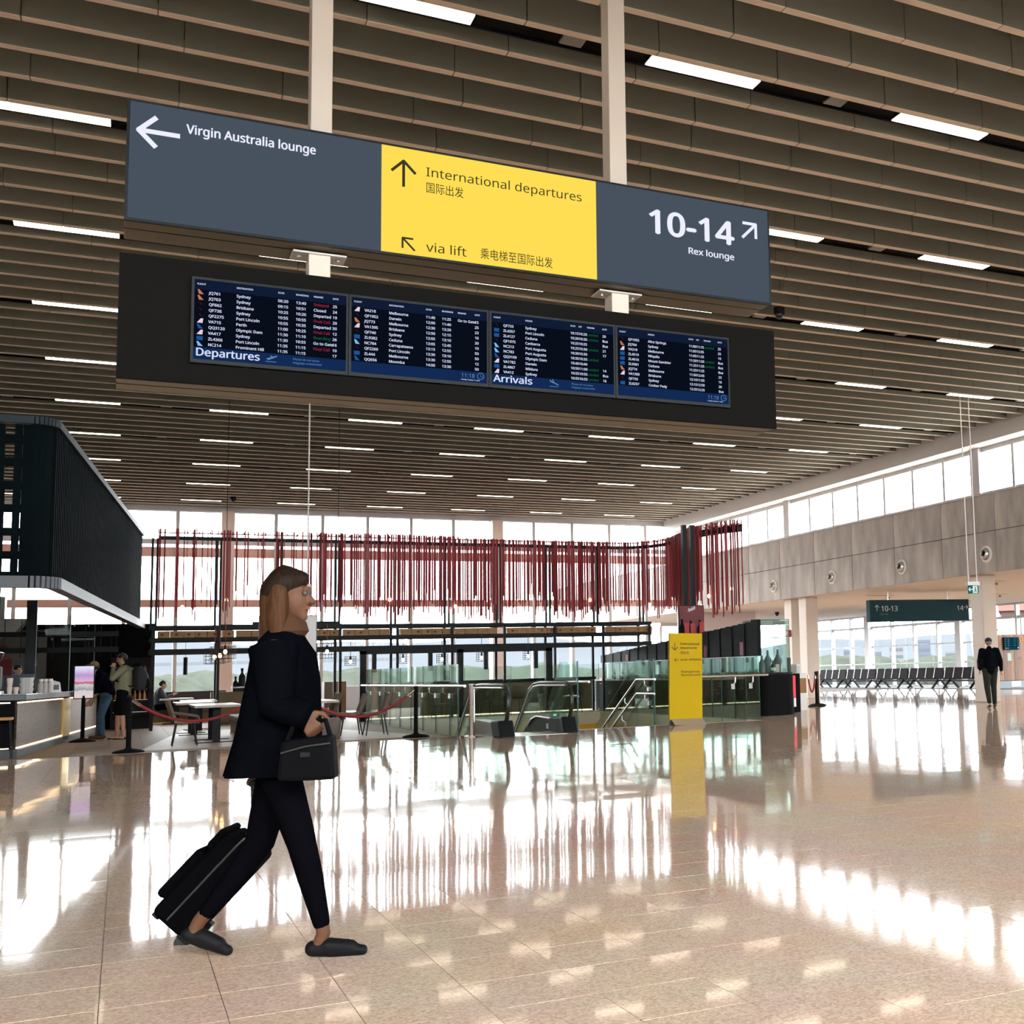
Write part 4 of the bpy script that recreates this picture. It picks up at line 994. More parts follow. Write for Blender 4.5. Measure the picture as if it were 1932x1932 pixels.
chair(4.5, 32.2, R(180), 'brown shell chair at the far end of the long table')
def table(x, y, w, l, lab, rz=0, h=.76, t=.05):
    o = thing('dining_table', lab, 'table', (x, y, 0), rz)
    MB().bx(-w / 2, w / 2, -l / 2, l / 2, h - t, h).build('table_top', TOP, o, bevel=.006)
    for sy in (-1, 1):
        MB().bx(-.07, .07, sy * l * .32 - .05, sy * l * .32 + .05, .02, h - t).build('leg', BLACK, o)
        MB().bx(-w * .4, w * .4, sy * l * .32 - .05, sy * l * .32 + .05, 0, .02).build('foot_bar', BLACK, o)
    return o
table(1.7, 27.6, .85, 2.3, 'pale dining table beside the tan armchair')
table(1.5, 31.9, .8, 2.0, 'second pale table beyond the tan armchair')
table(1.75, 34.6, .8, 1.6, 'third pale table towards the banquette')
table(1.45, 40.6, .9, 1.1, 'small brown table in front of the seated diner')
table(3.6, 29.4, .9, 5.0, 'long wooden table lined with brown chairs')
PLUM = mat('plum_leather', (.035, .012, .014), .5); GREYF = mat('grey_seat', (.09, .085, .08), .7); OLIVE = mat('olive_plinth', (.17, .115, .045), .6); BROWN = mat('brown_seat', (.085, .06, .05), .6)
def bench(x0, x1, y0, y1, lab, back, nm='banquette', sm=GREYF, hb=.95):
    o = thing(nm, lab, 'bench', ((x0 + x1) / 2, (y0 + y1) / 2, 0)); w, l = (x1 - x0) / 2, (y1 - y0) / 2
    MB().bx(-w + .04, w - .04, -l + .04, l - .04, .04, .3).build('plinth', OLIVE, o)
    MB().bx(-w + .03, w - .03, -l + .03, l - .03, 0, .04).build('gold_strip', GOLD, o)
    MB().bx(-w, w, -l, l, .3, .46).build('seat', sm, o, bevel=.03)
    if back == 'far': MB().bx(-w, w, l - .12, l, .46, hb).build('backrest', PLUM, o, bevel=.03)
    if back == 'side': MB().bx(w - .12, w, -l, l, .46, hb).build('backrest', PLUM, o, bevel=.03)
bench(.55, 2.9, 41.2, 41.9, 'plum-backed banquette under the far windows', 'far')
bench(2.2, 2.9, 27.9, 30.8, 'brown upholstered bench on a pale plinth beside the dining tables', None, sm=BROWN)
o = thing('ottoman', 'rounded grey-brown ottoman on a gold foot behind the walker', 'ottoman', (3.40, 24.62, 0))
MB().loft([(0, 0, .06, .33, .3), (0, 0, .4, .35, .32), (0, 0, .46, .32, .29)], 24).build('seat', BROWN, o, smooth=True); MB().loft([(0, 0, 0, .3, .27), (0, 0, .06, .3, .27)], 24).build('foot', GOLD, o)
o = thing('partition', 'low olive partition topped by tall dark bottles', 'partition', (3.0, 38.2, 0)); MB().bx(-.75, .75, 0, .2, 0, .92).build('panel', OLIVE, o, bevel=.01); MB().bx(-.2, .35, -.05, .25, 1.02, 1.06).build('shelf', WHITE, o); MB().bx(-.12, .3, 0, .2, .92, 1.02).build('shelf_support', BLACK, o)
for i, (x, z, s, lab) in enumerate(((2.9, .921, 1.4, 'slim giant dark bottle beside the bottle shelf'), (3.07, 1.061, 1.7, 'fat giant dark bottle on the white bottle shelf'))):
    o = thing('display_bottle', lab, 'bottle', (x, 38.3 if i == 0 else 38.28, z))
    MB().lathe((0, 0, 0), [(.055 * s, 0), (.06 * s, .17 * s), (.02 * s, .23 * s), (.018 * s, .3 * s)], 14).build('body', BLACK, o, smooth=True); MB().lathe((0, 0, .27 * s), [(.022 * s, 0), (.022 * s, .04 * s)], 10).build('cap', BLACKM, o)
o = thing('wood_cabinet', 'upright wooden cabinet end beside the glass balustrade', 'cabinet', (5.62, 38.0, 0)); MB().bx(-.32, .3, 0, .5, 0, 1.12).build('carcass', mat('dark_oak', (.16, .11, .06), .5), o); MB().bx(-.1, .28, -.02, 0, .05, 1.08).build('door', mat('oak', (.33, .16, .045), .45, noise=(3, .3), stretch=(1, 1, .2)), o)
# pendant lamps
BULB = emis('warm_bulb', (1, .62, .28), 9); WIRE = mat('black_wire', (.01, .01, .01), .5)
def cage_lamp(p, w, h, zt, lab, red=False):
    o = thing('cage_pendant', lab, 'pendant lamp', p)
    MB().cyl(0, 0, .12, zt - p[2], .008, 6).build('flex', mat('red_flex', (.3, .02, .02), .6) if red else WIRE, o)
    MB().cyl(0, 0, .03, .13, .022, 8).build('socket', BLACK, o); MB().ball((0, 0, -.02), (.04, .04, .055), 10, 8).build('bulb', BULB, o, smooth=True)
    b = MB(); N = 10
    for k in range(N): a = 2 * math.pi * k / N; b.tube([(math.cos(a) * w, math.sin(a) * w, -h / 2), (math.cos(a) * w, math.sin(a) * w, h / 2)], .004, 4)
    for q in range(5):
        z = -h / 2 + h * q / 4; b.tube([(math.cos(2 * math.pi * k / 16) * w, math.sin(2 * math.pi * k / 16) * w, z) for k in range(17)], .004, 4)
    b.build('cage_lattice', WIRE, o)
for i, (x, z) in enumerate(((5.4, 1.67), (6.78, 1.69), (7.84, 1.68), (8.95, 1.7), (10.3, 1.72))):
    cage_lamp((x, 34.0, z), .15, .24, 2.35, 'small caged pendant, %s from the dining side, under the bar gantry' % ORD[i])
for i, (u, v, Y) in enumerate(((405, 1238, 30), (415, 1235, 29.7), (425, 1228, 29.4), (617, 1228, 29.5))):
    p = ay(u, v, Y); cage_lamp((p.x, Y, p.z), .22, .34, p.z + .62, ['dimmest', 'middle', 'brightest'][i] + ' of three glowing caged lamps over the dining tables' if i < 3 else 'single large caged lamp just past the white display panel', True)
o = thing('lamp_rail', 'black ceiling rail carrying the large caged lamps', 'rail', (3.2, 29.6, 2.4)); MB().bx(-1.3, 1.3, -.03, .03, 0, .09).bx(-.6, 1.3, .3, .36, .1, .16).build('bar', BLACK, o)
for x in (-1.2, 1.2): MB().cyl(x, 0, .09, 5.2, .008, 6).build('suspension_wire', WIRE, o)
o = thing('tube_pendant', 'long black tube pendant in front of the far windows', 'pendant lamp', (1.65, 40, 1.45)); MB().cyl(0, 0, 0, .52, .06, 14).build('shade', BLACK, o, smooth=True); MB().cyl(0, 0, .52, 1.2, .006, 6).build('flex', WIRE, o)
# ------------------------------------------------------------------ bar gantry with wine boxes and the rope chandelier
GY0, GY1 = 35.35, 36.3
gan = thing('bar_gantry', 'long black steel gantry over the bar carrying wooden boxes', 'gantry', (7.5, 35.8, 0))
gx = [.69 + 1.55 * k for k in range(10)]
def G(x0, x1, y0, y1, z0, z1, nm, m=BLACK, **k): return MB().bx(x0 - 7.5, x1 - 7.5, y0 - 35.8, y1 - 35.8, z0, z1).build(nm, m, gan, **k)
for y in (GY0, GY1):
    for z0, z1 in ((2.62, 2.72), (2.30, 2.40), (1.97, 2.10)): G(.6, 14.7, y - .04, y + .04, z0, z1, 'beam')
    for x in gx: G(x - .035, x + .035, y - .035, y + .035, 0, 2.72, 'post')
G(.6, 14.7, GY0, GY1, 2.385, 2.40, 'shelf')
for x in gx: G(x - .03, x + .03, GY0, GY1, 2.63, 2.71, 'cross_bar')
for a, c in zip(gx[:-1], gx[1:]):
    b = MB()
    for k in range(1, 24): x = a + (c - a) * k / 24 - 7.5; b.bx(x - .005, x + .005, GY0 - .455, GY0 - .445, 2.10, 2.30)
    for z in (2.15, 2.2, 2.25): b.bx(a - 7.5, c - 7.5, GY0 - .455, GY0 - .445, z - .004, z + .004)
    stuff(b.build('mesh_panel', WIRE, gan))
for x in gx: # double masts for the chandelier
    for s in (-.06, .06):
        G(x + s - .028, x + s + .028, 35.97, 36.03, 2.7, 5.1, 'mast')
BOXW = mat('wine_box_pine', (.36, .19, .07), .6, noise=(8, .35), stretch=(.4, 3, 3))
boxm = [MB().bx(-w / 2, w / 2, -.16, .16, 0, .165).mesh('box', BOXW, bevel=.005, seg=1) for w in (.285, .36)]
lidb = [MB().bx(-w / 2 - .004, w / 2 + .004, -.165, .165, .165, .18).mesh('lid', BOXW) for w in (.285, .36)]
stamp = mat('burnt_stamp', (.10, .05, .02), .8); stm = MB().cyl(0, 0, 0, .001, .04, 10).mesh('stamp', stamp)
bi = 0
for k, a in enumerate(gx[:-1]):
    x = a + .1
    for j in range(4 if k % 2 else 5):
        t = 1 if (k % 2 and j in (1,)) else 0; w = (.36 if t else .285)
        o = thing('wine_box', 'pine wine box, %s in the %s bay of the gantry from the dining side' % (ORD[j], ORD[k]), 'wooden box', (x + w / 2, GY0 + .2, 2.4), 0, 'wine boxes on the bar gantry')
        link('box', boxm[t], o); link('lid', lidb[t], o)
        if random.random() < .5: s = link('stamp', stm, o, (random.uniform(-.06, .06), -.161, .085)); s.rotation_euler = (R(90), 0, 0)
        x += w + (.01 if random.random() < .8 else .06)
por = thing('bar_portal', 'black square portal frame with drop panels under the gantry', 'frame', (8.6, 35.0, 0))
for x, w in ((5.9, .17), (8.6, .17), (11.25, .2)): MB().bx(x - w / 2 - 8.6, x + w / 2 - 8.6, 0, .15, 0, 1.95).build('post', BLACK, por)
MB().bx(-2.78, 2.75, 0, .15, 1.86, 1.97).build('top_beam', BLACK, por)
for x in (6.2, 7.75, 9.35, 10.85): MB().bx(x - 8.6 - .06, x - 8.6 + .06, .02, .12, 1.35, 1.86).build('drop_panel', BLACK, por)
bar = thing('bar_counter', 'long dark bar counter with a glowing gold line at its foot', 'counter', (9.5, 35.75, 0))
MB().bx(-3.3, 3.35, 0, .55, .05, .96).build('front', mat('dark_oak', (.16, .11, .06), .5, noise=(2, .3), stretch=(6, 1, 1)), bar); MB().bx(-3.4, 3.45, -.12, .6, .96, 1.05).build('worktop', BLACK, bar, bevel=.01)
MB().bx(-3.3, 3.35, -.012, 0, .03, .055).build('led_strip', WARM, bar)
for i in range(7):
    o = thing('bar_chair', 'dark chair backed against the bar counter, %s along' % ORD[i], 'chair', (6.7 + i * .9, 35.3, 0), R(90), 'dark chairs along the bar')
    vs, fs = seat_mb(False); me = bpy.data.meshes.new('shell'); me.from_pydata(vs, [], fs); me.materials.append(TAN); shade(me, 60); link('shell', me, o)
    for sx, sy in ((1, 1), (1, -1), (-1, 1), (-1, -1)): MB().tube([(sx * .15, sy * .15, .44), (sx * .2, sy * .2, 0)], .014, 6).build('leg', LEG, o)
# chandelier
REDS = [mat('red_cord', (.30, .024, .034), .7), mat('deep_red_cord', (.23, .018, .026), .7), mat('bright_red_cord', (.36, .032, .042), .65)]
ch = thing('rope_chandelier', 'long red rope chandelier curling round at its near end', 'chandelier', (7.5, 36, 5.23))
ZR = 5.23
path = [Vector((.77 + .3 * k, 36, 0)) for k in range(43)] + [Vector(p + (0,)) for p in ((13.9, 35.95), (14.4, 35.75), (14.75, 35.3), (14.93, 34.7), (14.95, 34.0), (14.85, 33.3), (14.76, 32.6), (14.74, 32.0), (14.82, 31.4), (15.02, 30.7), (15.28, 30.1))]
cum = [0]
for a, c in zip(path[:-1], path[1:]): cum.append(cum[-1] + (c - a).length)
def along(s):
    for k in range(len(cum) - 1):
        if cum[k + 1] >= s: break
    t = (s - cum[k]) / (cum[k + 1] - cum[k]); p = path[k].lerp(path[k + 1], t); d_ = (path[k + 1] - path[k]).normalized()
    return p, Vector((d_.y, -d_.x, 0))
loc = Vector((7.5, 36, ZR))
for off, zz, hh, m, nm in ((0, -.12, .1, BLACK, 'black_rail'), (.04, .02, .03, REDS[1], 'red_top_rail')):
    b = MB()
    for a, c in zip(path[:-1], path[1:]): b.bar((a.x - 7.5, a.y - 36, zz), (c.x - 7.5, c.y - 36, zz), .05 if m is BLACK else .02, hh)
    b.build(nm, m, ch)
b = MB()
for a, c in zip(path[-6:-1], path[-5:]): b.bar((a.x - 7.5 + .07, a.y - 36, -.1), (c.x - 7.5 + .07, c.y - 36, -.1), .03, .22)
b.build('ring_band', BLACK, ch)
rs = random.Random(11); s = 0; strs = []
while s < cum[-1]:
    f = s / cum[-1]
    bays = s % .42
    if (f > .915 and rs.random() < .62) or (.655 < f < .8 and rs.random() < .5): s += .026; continue
    dens = .2 + .8 * min(1, max(0, (f - .12) / .2)) if f < .32 else 1
    clump = bays < .12
    if rs.random() < (dens if not clump else min(1, dens + .45)):
        n_ = 2 if clump or rs.random() < .35 * dens else 1
        for q in range(n_): strs.append((s + rs.uniform(-.02, .02), rs.uniform(-.1, .1), rs.uniform(.012, .02)))
    s += .04 if f < .66 else .026
items = []
for (s, o_, r) in strs:
    s = min(max(s, 0), cum[-1] - .001); p, nn = along(s); q = p + nn * o_
    f = s / cum[-1]
    zl = 1.95 + .28 * math.sin(s * 2.3) * rs.random() + rs.uniform(-.12, .38) * (1 if rs.random() < .8 else -1.2)
    if f > .8: zl = 1.9 + rs.uniform(-.25, .45)
    if f > .94: zl = 2.35 + rs.uniform(-.2, .25)
    items.append((proj((q.x, q.y, 4.5))[2], q, r * (1.15 if f > .2 else .85), zl))
items.sort(key=lambda t: t[0])
cord_me = {}
for k, (dd, q, r, zl) in enumerate(items[:299]):
    key = k % 24
    if key not in cord_me: cord_me[key] = MB().tube([(0, 0, .06), (.0, 0, 0), (rs.uniform(-.01, .01), 0, -.5), (rs.uniform(-.01, .01), 0, -1)], 1, 6).mesh('red_cord', REDS[key % 3], smooth=True)
    o = link('red_cord', cord_me[key], ch, (q.x - 7.5, q.y - 36, 0)); o.scale = (r, r, zl)
    for v in (): pass
b = MB()
for (dd, q, r, zl) in items[299:]: b.tube([(q.x - 7.5, q.y - 36, .06), (q.x - 7.5, q.y - 36, -zl)], r, 6)
if b.v: stuff(b.build('red_cord_curtain', REDS[0], ch, smooth=True))
for k in range(70): # loops over the rail
    p, nn = along(cum[-1] * (k + .5) / 70); t = Vector((-nn.y, nn.x, 0))
    c0 = Vector((p.x - 7.5, p.y - 36, 0))
    MB().tube([c0 + nn * (.09 * math.cos(a)) + Vector((0, 0, .07 * math.sin(a))) for a in [R(q) for q in range(0, 181, 30)]], .014, 5).build('cord_loop', REDS[k % 3], ch)
for k, s in enumerate((.6, 1.7, 2.6, 5.1, 6.0, 6.9, 7.9, 8.9, 9.9, 10.9, 12.1, 13.0, 14.2, 15.0, 15.6, 16.3, 17.0, 17.7, 18.4, 19.1)):
    p, nn = along(min(s, cum[-1] - .1)); q = p - nn * .12 if k % 2 else p + nn * .12
    bl = MB().ball((q.x - 7.5, q.y - 36, -2.0 + .25 * math.sin(k * 2.1)), (.045, .045, .06), 10, 8).build('bulb', BULB, ch, smooth=True)

# ------------------------------------------------------------------ wine bar on the right of the well
NAVYS = mat('navy_slat', (.005, .008, .012), .6, spec=.1); MAR = mat('maroon_board', (.06, .008, .010), .55)
ws = thing('slatted_screen', 'stepped screen of dark vertical slats above the wine bar', 'screen', (13.7, 26.1, 0))
for k in range(31):
    y = k * .355; zt = 2.33 - .62 * (k / 30) - (0 if k else -.03)
    o = MB().bx(-.05, .05, .01, .345, 1.47, zt).build('slat', NAVYS, ws); o.rotation_euler = (0, 0, 0); o.location = (.02 * (k % 2), y, 0)
RT = mat('red_banner', (.28, .02, .04), .6); RP = mat('pink_banner', (.42, .12, .2), .6)
for k, m, z0, z1 in ((2, RP, 1.5, 1.83), (8, RT, 1.5, 1.8), (12, RT, 1.5, 1.72), (24, RT, 1.5, 1.68)): MB().bx(-.056, -.05, k * .355 + .08, k * .355 + .26, z0, z1).build('red_banner', m, ws)
o = thing('display_board', 'dark maroon board behind the tops of the slats', 'board', (14.15, 27, 1.6)); MB().bx(0, .1, .6, 3.6, 0, .62).build('board', MAR, o)
wc = thing('wine_cooler', 'long cooler below the dark slats with reflections put into its pale colour', 'cooler', (13.75, 27.5, 0))
MB().bx(.02, .5, 0, 9.3, .94, 1.46).build('cabinet', mat('cooler_reflection', (.42, .50, .52), .5), wc);  # pale front colour stands in for reflections on the cooler glass
for k in range(8): MB().bx(0, .02, k * 1.26, k * 1.26 + .05, .96, 1.45).build('door_post', NAVYS, wc)
ct = thing('wine_bar_counter', 'black wine bar counter beside the well hung with red tags', 'counter', (13.3, 27.5, 0))
MB().bx(.1, 1.0, 0, 9.4, 0, .9).build('carcass', BLACKM, ct); MB().bx(0, 1.0, -.05, 9.45, .9, .94).build('worktop', mat('cream_worktop', (.5, .45, .38), .4), ct)
rr = random.Random(5)
for k in range(26): y = rr.uniform(.2, 9); z = rr.uniform(.45, .85); MB().bx(.09, .1, y, y + .16, z, z + .035).build('red_tag', RT, ct)
DKG = mat('dark_green_bottle', (.01, .03, .022), .12); TEAL = mat('smoky_bottle', (.12, .17, .18), .25)
wb_me = MB().lathe((0, 0, 0), [(.037, 0), (.038, .19), (.015, .24), (.014, .31)], 12).mesh('body', DKG, smooth=True); wl_me = MB().lathe((0, 0, .06), [(.0385, 0), (.0385, .09)], 12).mesh('label_band', WHITE, smooth=True)
for k in range(14):
    o = thing('wine_bottle', 'dark wine bottle on the wine bar, %s from the hall end' % (ORD + ['thirteenth', 'fourteenth'])[k], 'bottle', (13.55, 27.8 + k * .6 + rr.uniform(-.15, .15), .94), 0, 'bottles along the wine bar'); link('body', wb_me, o); link('label_band', wl_me, o)
# red bottle poster
rp_ = thing('wine_poster', 'red illuminated poster with wine bottles and white script', 'poster', (13.67, 30, 1.95))
MB().bx(-.38, .38, 0, .06, 0, .98).build('frame', BLACK, rp_, bevel=.006)
MB().bx(-.36, .36, -.004, .001, .02, .96).build('red_field', mat('poster_red', (.13, .007, .012), .45), rp_)
text('Penfolds', .15, SIGNWHITE, rp_, (-.11, -.007, .78), right=(1, 0, .42), w=.24, builtin=True, shear=.35)
b = MB()
for x, h in ((-.28, .52), (-.02, .46), (.27, .5)): b.lathe((x, .0, .02), [(.10, 0), (.10, h * .6), (.035, h * .75), (.035, h)], 12)
b.M = None
for k, (x, h) in enumerate(((-.29, .60), (-.03, .56), (.24, .58))):
    MB().poly([(x - .09, -.008, .02), (x + .09, -.008, .02), (x + .09, -.008, h * .6), (x + .03, -.008, h * .78), (x + .03, -.008, h), (x - .03, -.008, h), (x - .03, -.008, h * .78), (x - .09, -.008, h * .6)], (0, -.002, 0)).build('printed_bottle', BLACKM, rp_)
for x, h in ((-.15, .5), (.03, .48), (.3, .52)): MB().bx(x - .07, x + .07, -.012, -.010, .02, h).build('printed_tin', mat('poster_bright_red', (.35, .012, .018), .4), rp_)
for s in (-.12, .12): MB().bx(s - .06, s + .06, .08, .2, .0, 3.2).build('back_mast', BLACK, rp_)
# rounded counter and glass case
o = thing('tasting_counter', 'rounded black tasting counter at the end of the glass balustrade', 'counter', (14.26, 26.75, 0))
b = MB(); ring = []
for k in range(40):
    a = 2 * math.pi * k / 40; c, s_ = math.cos(a), math.sin(a); ring.append((math.copysign(abs(c) ** .4, c) * .5, math.copysign(abs(s_) ** .4, s_) * .55))
b.poly([(x, y, 0) for x, y in ring], (0, 0, 1.0)).build('body', BLACKM, o); MB().poly([(x * 1.02, y * 1.02, 1.0) for x, y in ring], (0, 0, .05)).build('worktop', BLACK, o)
o = thing('glass_case', 'tall glass wine display case standing on the black counter', 'display case', (14.22, 26.75, 1.05))
PG = glass('case_glass', (.9, .96, .94), .5)
for x0, x1, y0, y1 in ((-.44, .44, -.42, -.41), (-.44, .44, .41, .42), (-.44, -.43, -.41, .41), (.43, .44, -.41, .41), ): MB().bx(x0, x1, y0, y1, 0, 1.3).build('glass_pane', PG, o)
MB().bx(-.44, .44, -.42, .42, 1.3, 1.312).build('glass_top', PG, o)
for x in (-.44, .44): MB().bx(x - .006, x + .006, -.426, -.414, 0, 1.31).build('corner_edge', MATS['teal_edge'], o)
MB().bx(-.44, .44, -.427, -.42, 1.295, 1.315).build('corner_edge', MATS['teal_edge'], o); MB().bx(-.44, .44, -.1, .3, .86, .875).build('lit_shelf', mat('oak_shelf', (.5, .36, .22), .5), o)
for i, (u, s, m, lab) in enumerate(((1438, 1.35, TEAL, 'medium smoky bottle at the near end of the glass case'), (1449, 1.75, TEAL, 'biggest smoky bottle in the glass case'), (1468, 1.8, TEAL, 'giant pale bottle behind the card in the glass case'), (1459, .95, DKG, 'slim dark wine bottle with white label in the glass case'))):
    p = ay(u, 1262, 26.75 if i < 3 else 26.45)
    q = thing('case_bottle', lab, 'bottle', (p.x, 26.75 if i < 3 else 26.45, 1.052), 0, 'bottles in the glass case')
    MB().lathe((0, 0, 0), [(.06 * s, 0), (.062 * s, .17 * s), (.02 * s, .25 * s), (.018 * s, .32 * s)], 16).build('body', m, q, smooth=True); MB().lathe((0, 0, .05 * s), [(.063 * s, 0), (.063 * s, .08 * s)], 16).build('label_band', WHITE if i == 3 else TEAL, q, smooth=True)
p = ay(1467, 1260, 26.4); q = thing('price_card', 'cream card standing in the glass wine case', 'card', (p.x, 26.4, 1.052)); MB().bx(-.05, .05, 0, .01, 0, .2).build('card', CUP, q); MB().bx(-.04, .04, 0, .06, -.001, .012).build('foot', BLACK, q)
# kiosk behind it
p0, p1_ = ay(1499, 1340, 27.6), ay(1511, 1340, 27.6)
o = thing('kiosk', 'black kiosk end with a vertical glowing pink and white light bar', 'kiosk', (p0.x, 27.6, 0))
w = p1_.x - p0.x
MB().bx(-.1, w, 0, 1.2, 0, 1.0).build('body', BLACKM, o); MB().bx(-.02, .05, -.012, 0, .38, .95).build('pink_light', emis('pink_led', srgb(250, 90, 100), 1), o); MB().bx(-.01, .05, -.012, 0, .14, .37).build('white_light', emis('white_led', srgb(245, 240, 240), 1), o)
MB().bx(.0, .1, .3, .34, 1.0, 1.42).build('red_flag', MAR, o); MB().bx(-.1, w, .02, .03, 1.0, 1.2).build('glass_guard', GREEN, o)
p0, p1_ = ay(1511, 1340, 28.6), ay(1523, 1340, 28.6)
o = thing('service_desk', 'white service desk with a wooden band beside the black kiosk', 'desk', (p0.x, 28.6, 0)); w = p1_.x - p0.x
MB().bx(0, w, 0, .9, 0, .46).build('lower_panel', WHITE, o); MB().bx(-.02, w, 0, .9, .46, .86).build('wood_band', mat('oak', (.33, .16, .045), .45), o); MB().bx(-.04, w, 0, .9, .86, 1.0).build('worktop', WHITE, o); MB().bx(-.04, w - .08, .1, .6, 1.0, 1.24).build('leaflet_rack', WHITE, o)
o = thing('fire_call_point', 'small red fire call point on the side of a column', 'alarm', (21.84, 39.3, 2.4)); MB().bx(-.06, .06, -.13, .13, -.13, .13).build('box', mat('fire_red', (.45, .03, .02), .5), o, bevel=.01); MB().bx(-.065, -.06, -.05, .05, -.08, .08).build('window', WHITE, o)

# ------------------------------------------------------------------ lounge seats and gate desk
SEAT = mat('dark_lounge_seat', (.018, .014, .017), .7, spec=.1); FRM = mat('seat_frame_alu', (.6, .6, .6), .35, .8)
for u in range(6):
    y0 = 41.3 + u * 2.75
    o = thing('beam_seating', 'back-to-back lounge seating unit, %s from the beige column' % ORD[u], 'seating', (32.4, y0, 0), 0, 'lounge seating before the windows')
    MB().bx(-.06, .06, 0, 2.6, .3, .38).build('beam', BLACK, o)
    for y in (.35, 2.25):
        for s in (-1, 1): MB().bar((s * .05, y, .38), (s * .42, y, 0), .09, .06).build('leg', BLACK, o)
    for s in (-1, 1):
        for k in range(4):
            y = .03 + k * .65
            MB().poly([(s * .1, y, .40), (s * .55, y, .44), (s * .55, y, .48), (s * .1, y, .44)], (0, .58, 0)).build('seat', SEAT, o)
            MB().poly([(s * .06, y, .46), (s * .1, y, .46), (s * -.06 + s * .08, y, .92), (s * -.1 + s * .08, y, .92)], (0, .58, 0)).build('seat_back', SEAT, o)
            MB().bar((s * .12, y + .61, .42), (s * .0, y + .61, .93), .03).build('seat_frame', FRM, o)
PLK = [mat('walnut_%s' % n, c, .45, noise=(5, .35), stretch=(4, 4, .5)) for n, c in (('dark', (.15, .055, .022)), ('mid', (.20, .08, .03)), ('light', (.26, .115, .045)))]
gd = thing('gate_desk', 'tall walnut gate desk wall with a flight screen', 'desk', (31.95, 40, 0))
MB().bx(0, 4.2, .02, .5, .08, 2.22).build('core', BLACKM, gd)
for k in range(22): MB().bx(.02 + k * .19, .205 + k * .19, -.01 + .004 * (k % 3), .02, .32, 2.24).build('plank', PLK[(k * 7) % 3], gd)
MB().bx(0, 4.2, .0, .4, 0, .3).build('plinth', mat('blue_grey_plinth', (.16, .19, .21), .4), gd); MB().bx(.95, 1.45, -.008, 0, .06, .28).build('plinth_label', WHITE, gd)
sc_ = MB().bx(.58, 1.40, -.08, -.02, 1.60, 2.13).build('screen', BLACK, gd, bevel=.01); MB().bx(.60, 1.38, -.084, -.081, 1.62, 2.11).build('display', emis('screen_teal', srgb(14, 62, 78), 1), sc_)
for k in range(4):
    z = 2.04 - k * .09
    for x, s_ in ((.63, 'VA'), (.78, 'SYD'), (1.13, '10'), (1.30, '14')): text(s_, .05, INK, sc_, (x, -.0855, z), res=1, bold=.01)
text('Gate 14', .07, INK, sc_, (.63, -.0855, 1.65), bold=.02); MB().bx(1.3, 1.36, -.086, -.085, 1.65, 1.71).build('white_mark', INK, sc_)
text('14', .30, emis('orange_digits', srgb(255, 180, 95), 1.2), gd, (1.43, -.03, 1.93), bold=.02); text('O t', .18, mat('grey_letters', (.3, .3, .3), .4), gd, (1.31, -.015, 1.19), bold=.01)
MB().bx(.78, .98, -.02, -.014, 1.14, 1.46).build('notice', mat('green_notice', (.3, .42, .36), .6), gd); MB().cyl(.48, .2, 2.24, 2.42, .01, 8).ball((.48, .2, 2.45), .05, 10, 8).build('camera_stalk', BLACK, gd)
d_ = lens(1925, 1175); dd = d_ / Vector((d_.x, d_.y, 0)).length; p = EYEP + dd * 110
o = thing('terminal_wing', 'rose and grey terminal building outside beyond the gate desk', 'building', (p.x, p.y, -7), -math.atan2(d_.x, d_.y)); MB().bx(-1.7, 14, 0, 20, 0, 12.5).build('wall', BLD[2], o); MB().bx(-1.9, 14, -.5, 20, 12.5, 13.3).build('red_parapet', mat('rust_band', (.12, .04, .03), .7), o); MB().poly([(2, -.4, 5), (14, -.4, 6), (14, -.4, 11), (8, -.4, 9)], (0, .3, 0)).build('window_band', BLD[1], o)
# ------------------------------------------------------------------ people
def flesh(nm, segs, m, parent, voxel=.012, balls=(), sm=3):
    """one continuous surface grown round tapered capsules and ellipsoids"""
    b = MB()
    for a, c, ra, rb in segs: b.cap(a, c, ra, rb, 12)
    for c, r in balls: b.ball(c, r, 16, 12)
    me = b.mesh('tmp'); o = bpy.data.objects.new('tmp', me); COL.objects.link(o)
    md = o.modifiers.new('r', 'REMESH'); md.mode = 'VOXEL'; md.voxel_size = voxel
    s_ = o.modifiers.new('s', 'SMOOTH'); s_.iterations = sm; s_.factor = .5
    dg = bpy.context.evaluated_depsgraph_get(); out = bpy.data.meshes.new_from_object(o.evaluated_get(dg))
    bpy.data.objects.remove(o); out.name = nm; out.materials.clear(); out.materials.append(m); shade(out, 180)
    return link(nm, out, parent)
def hand(w, d, side, up, curl=.5, s=1.0, thin=1.0):
    """palm with four fingers and a thumb; w wrist point, d pointing along the palm, side towards the thumb, up = back of the hand"""
    w, d, t, n = Vector(w), Vector(d).normalized(), Vector(side).normalized(), Vector(up).normalized()
    segs = []; r = .0105 * s * thin
    for k, (off, L) in enumerate(((.03, .072), (.010, .08), (-.010, .075), (-.029, .06))):
        root = w + d * .088 * s + t * off * s
        segs.append((w + d * .02 * s + t * off * .6 * s, root, .016 * s, .012 * s))
        p = root; ang = 0
        for j, fr in enumerate((.45, .32, .23)):
            ang += curl * (.8 if j == 0 else 1.0)
            q = p + (d * math.cos(ang) - n * math.sin(ang)) * L * fr * s; segs.append((p, q, r * (1 - .08 * j), r * (.92 - .08 * j))); p = q
    b0 = w + d * .025 * s + t * .03 * s; b1 = b0 + (t * .75 + d * .65 - n * .25).normalized() * .045 * s; b2 = b1 + (d * .9 + t * .1 - n * .45).normalized() * .036 * s
    segs += [(b0, b1, .016 * s, .012 * s), (b1, b2, .012 * s, .010 * s)]
    return segs
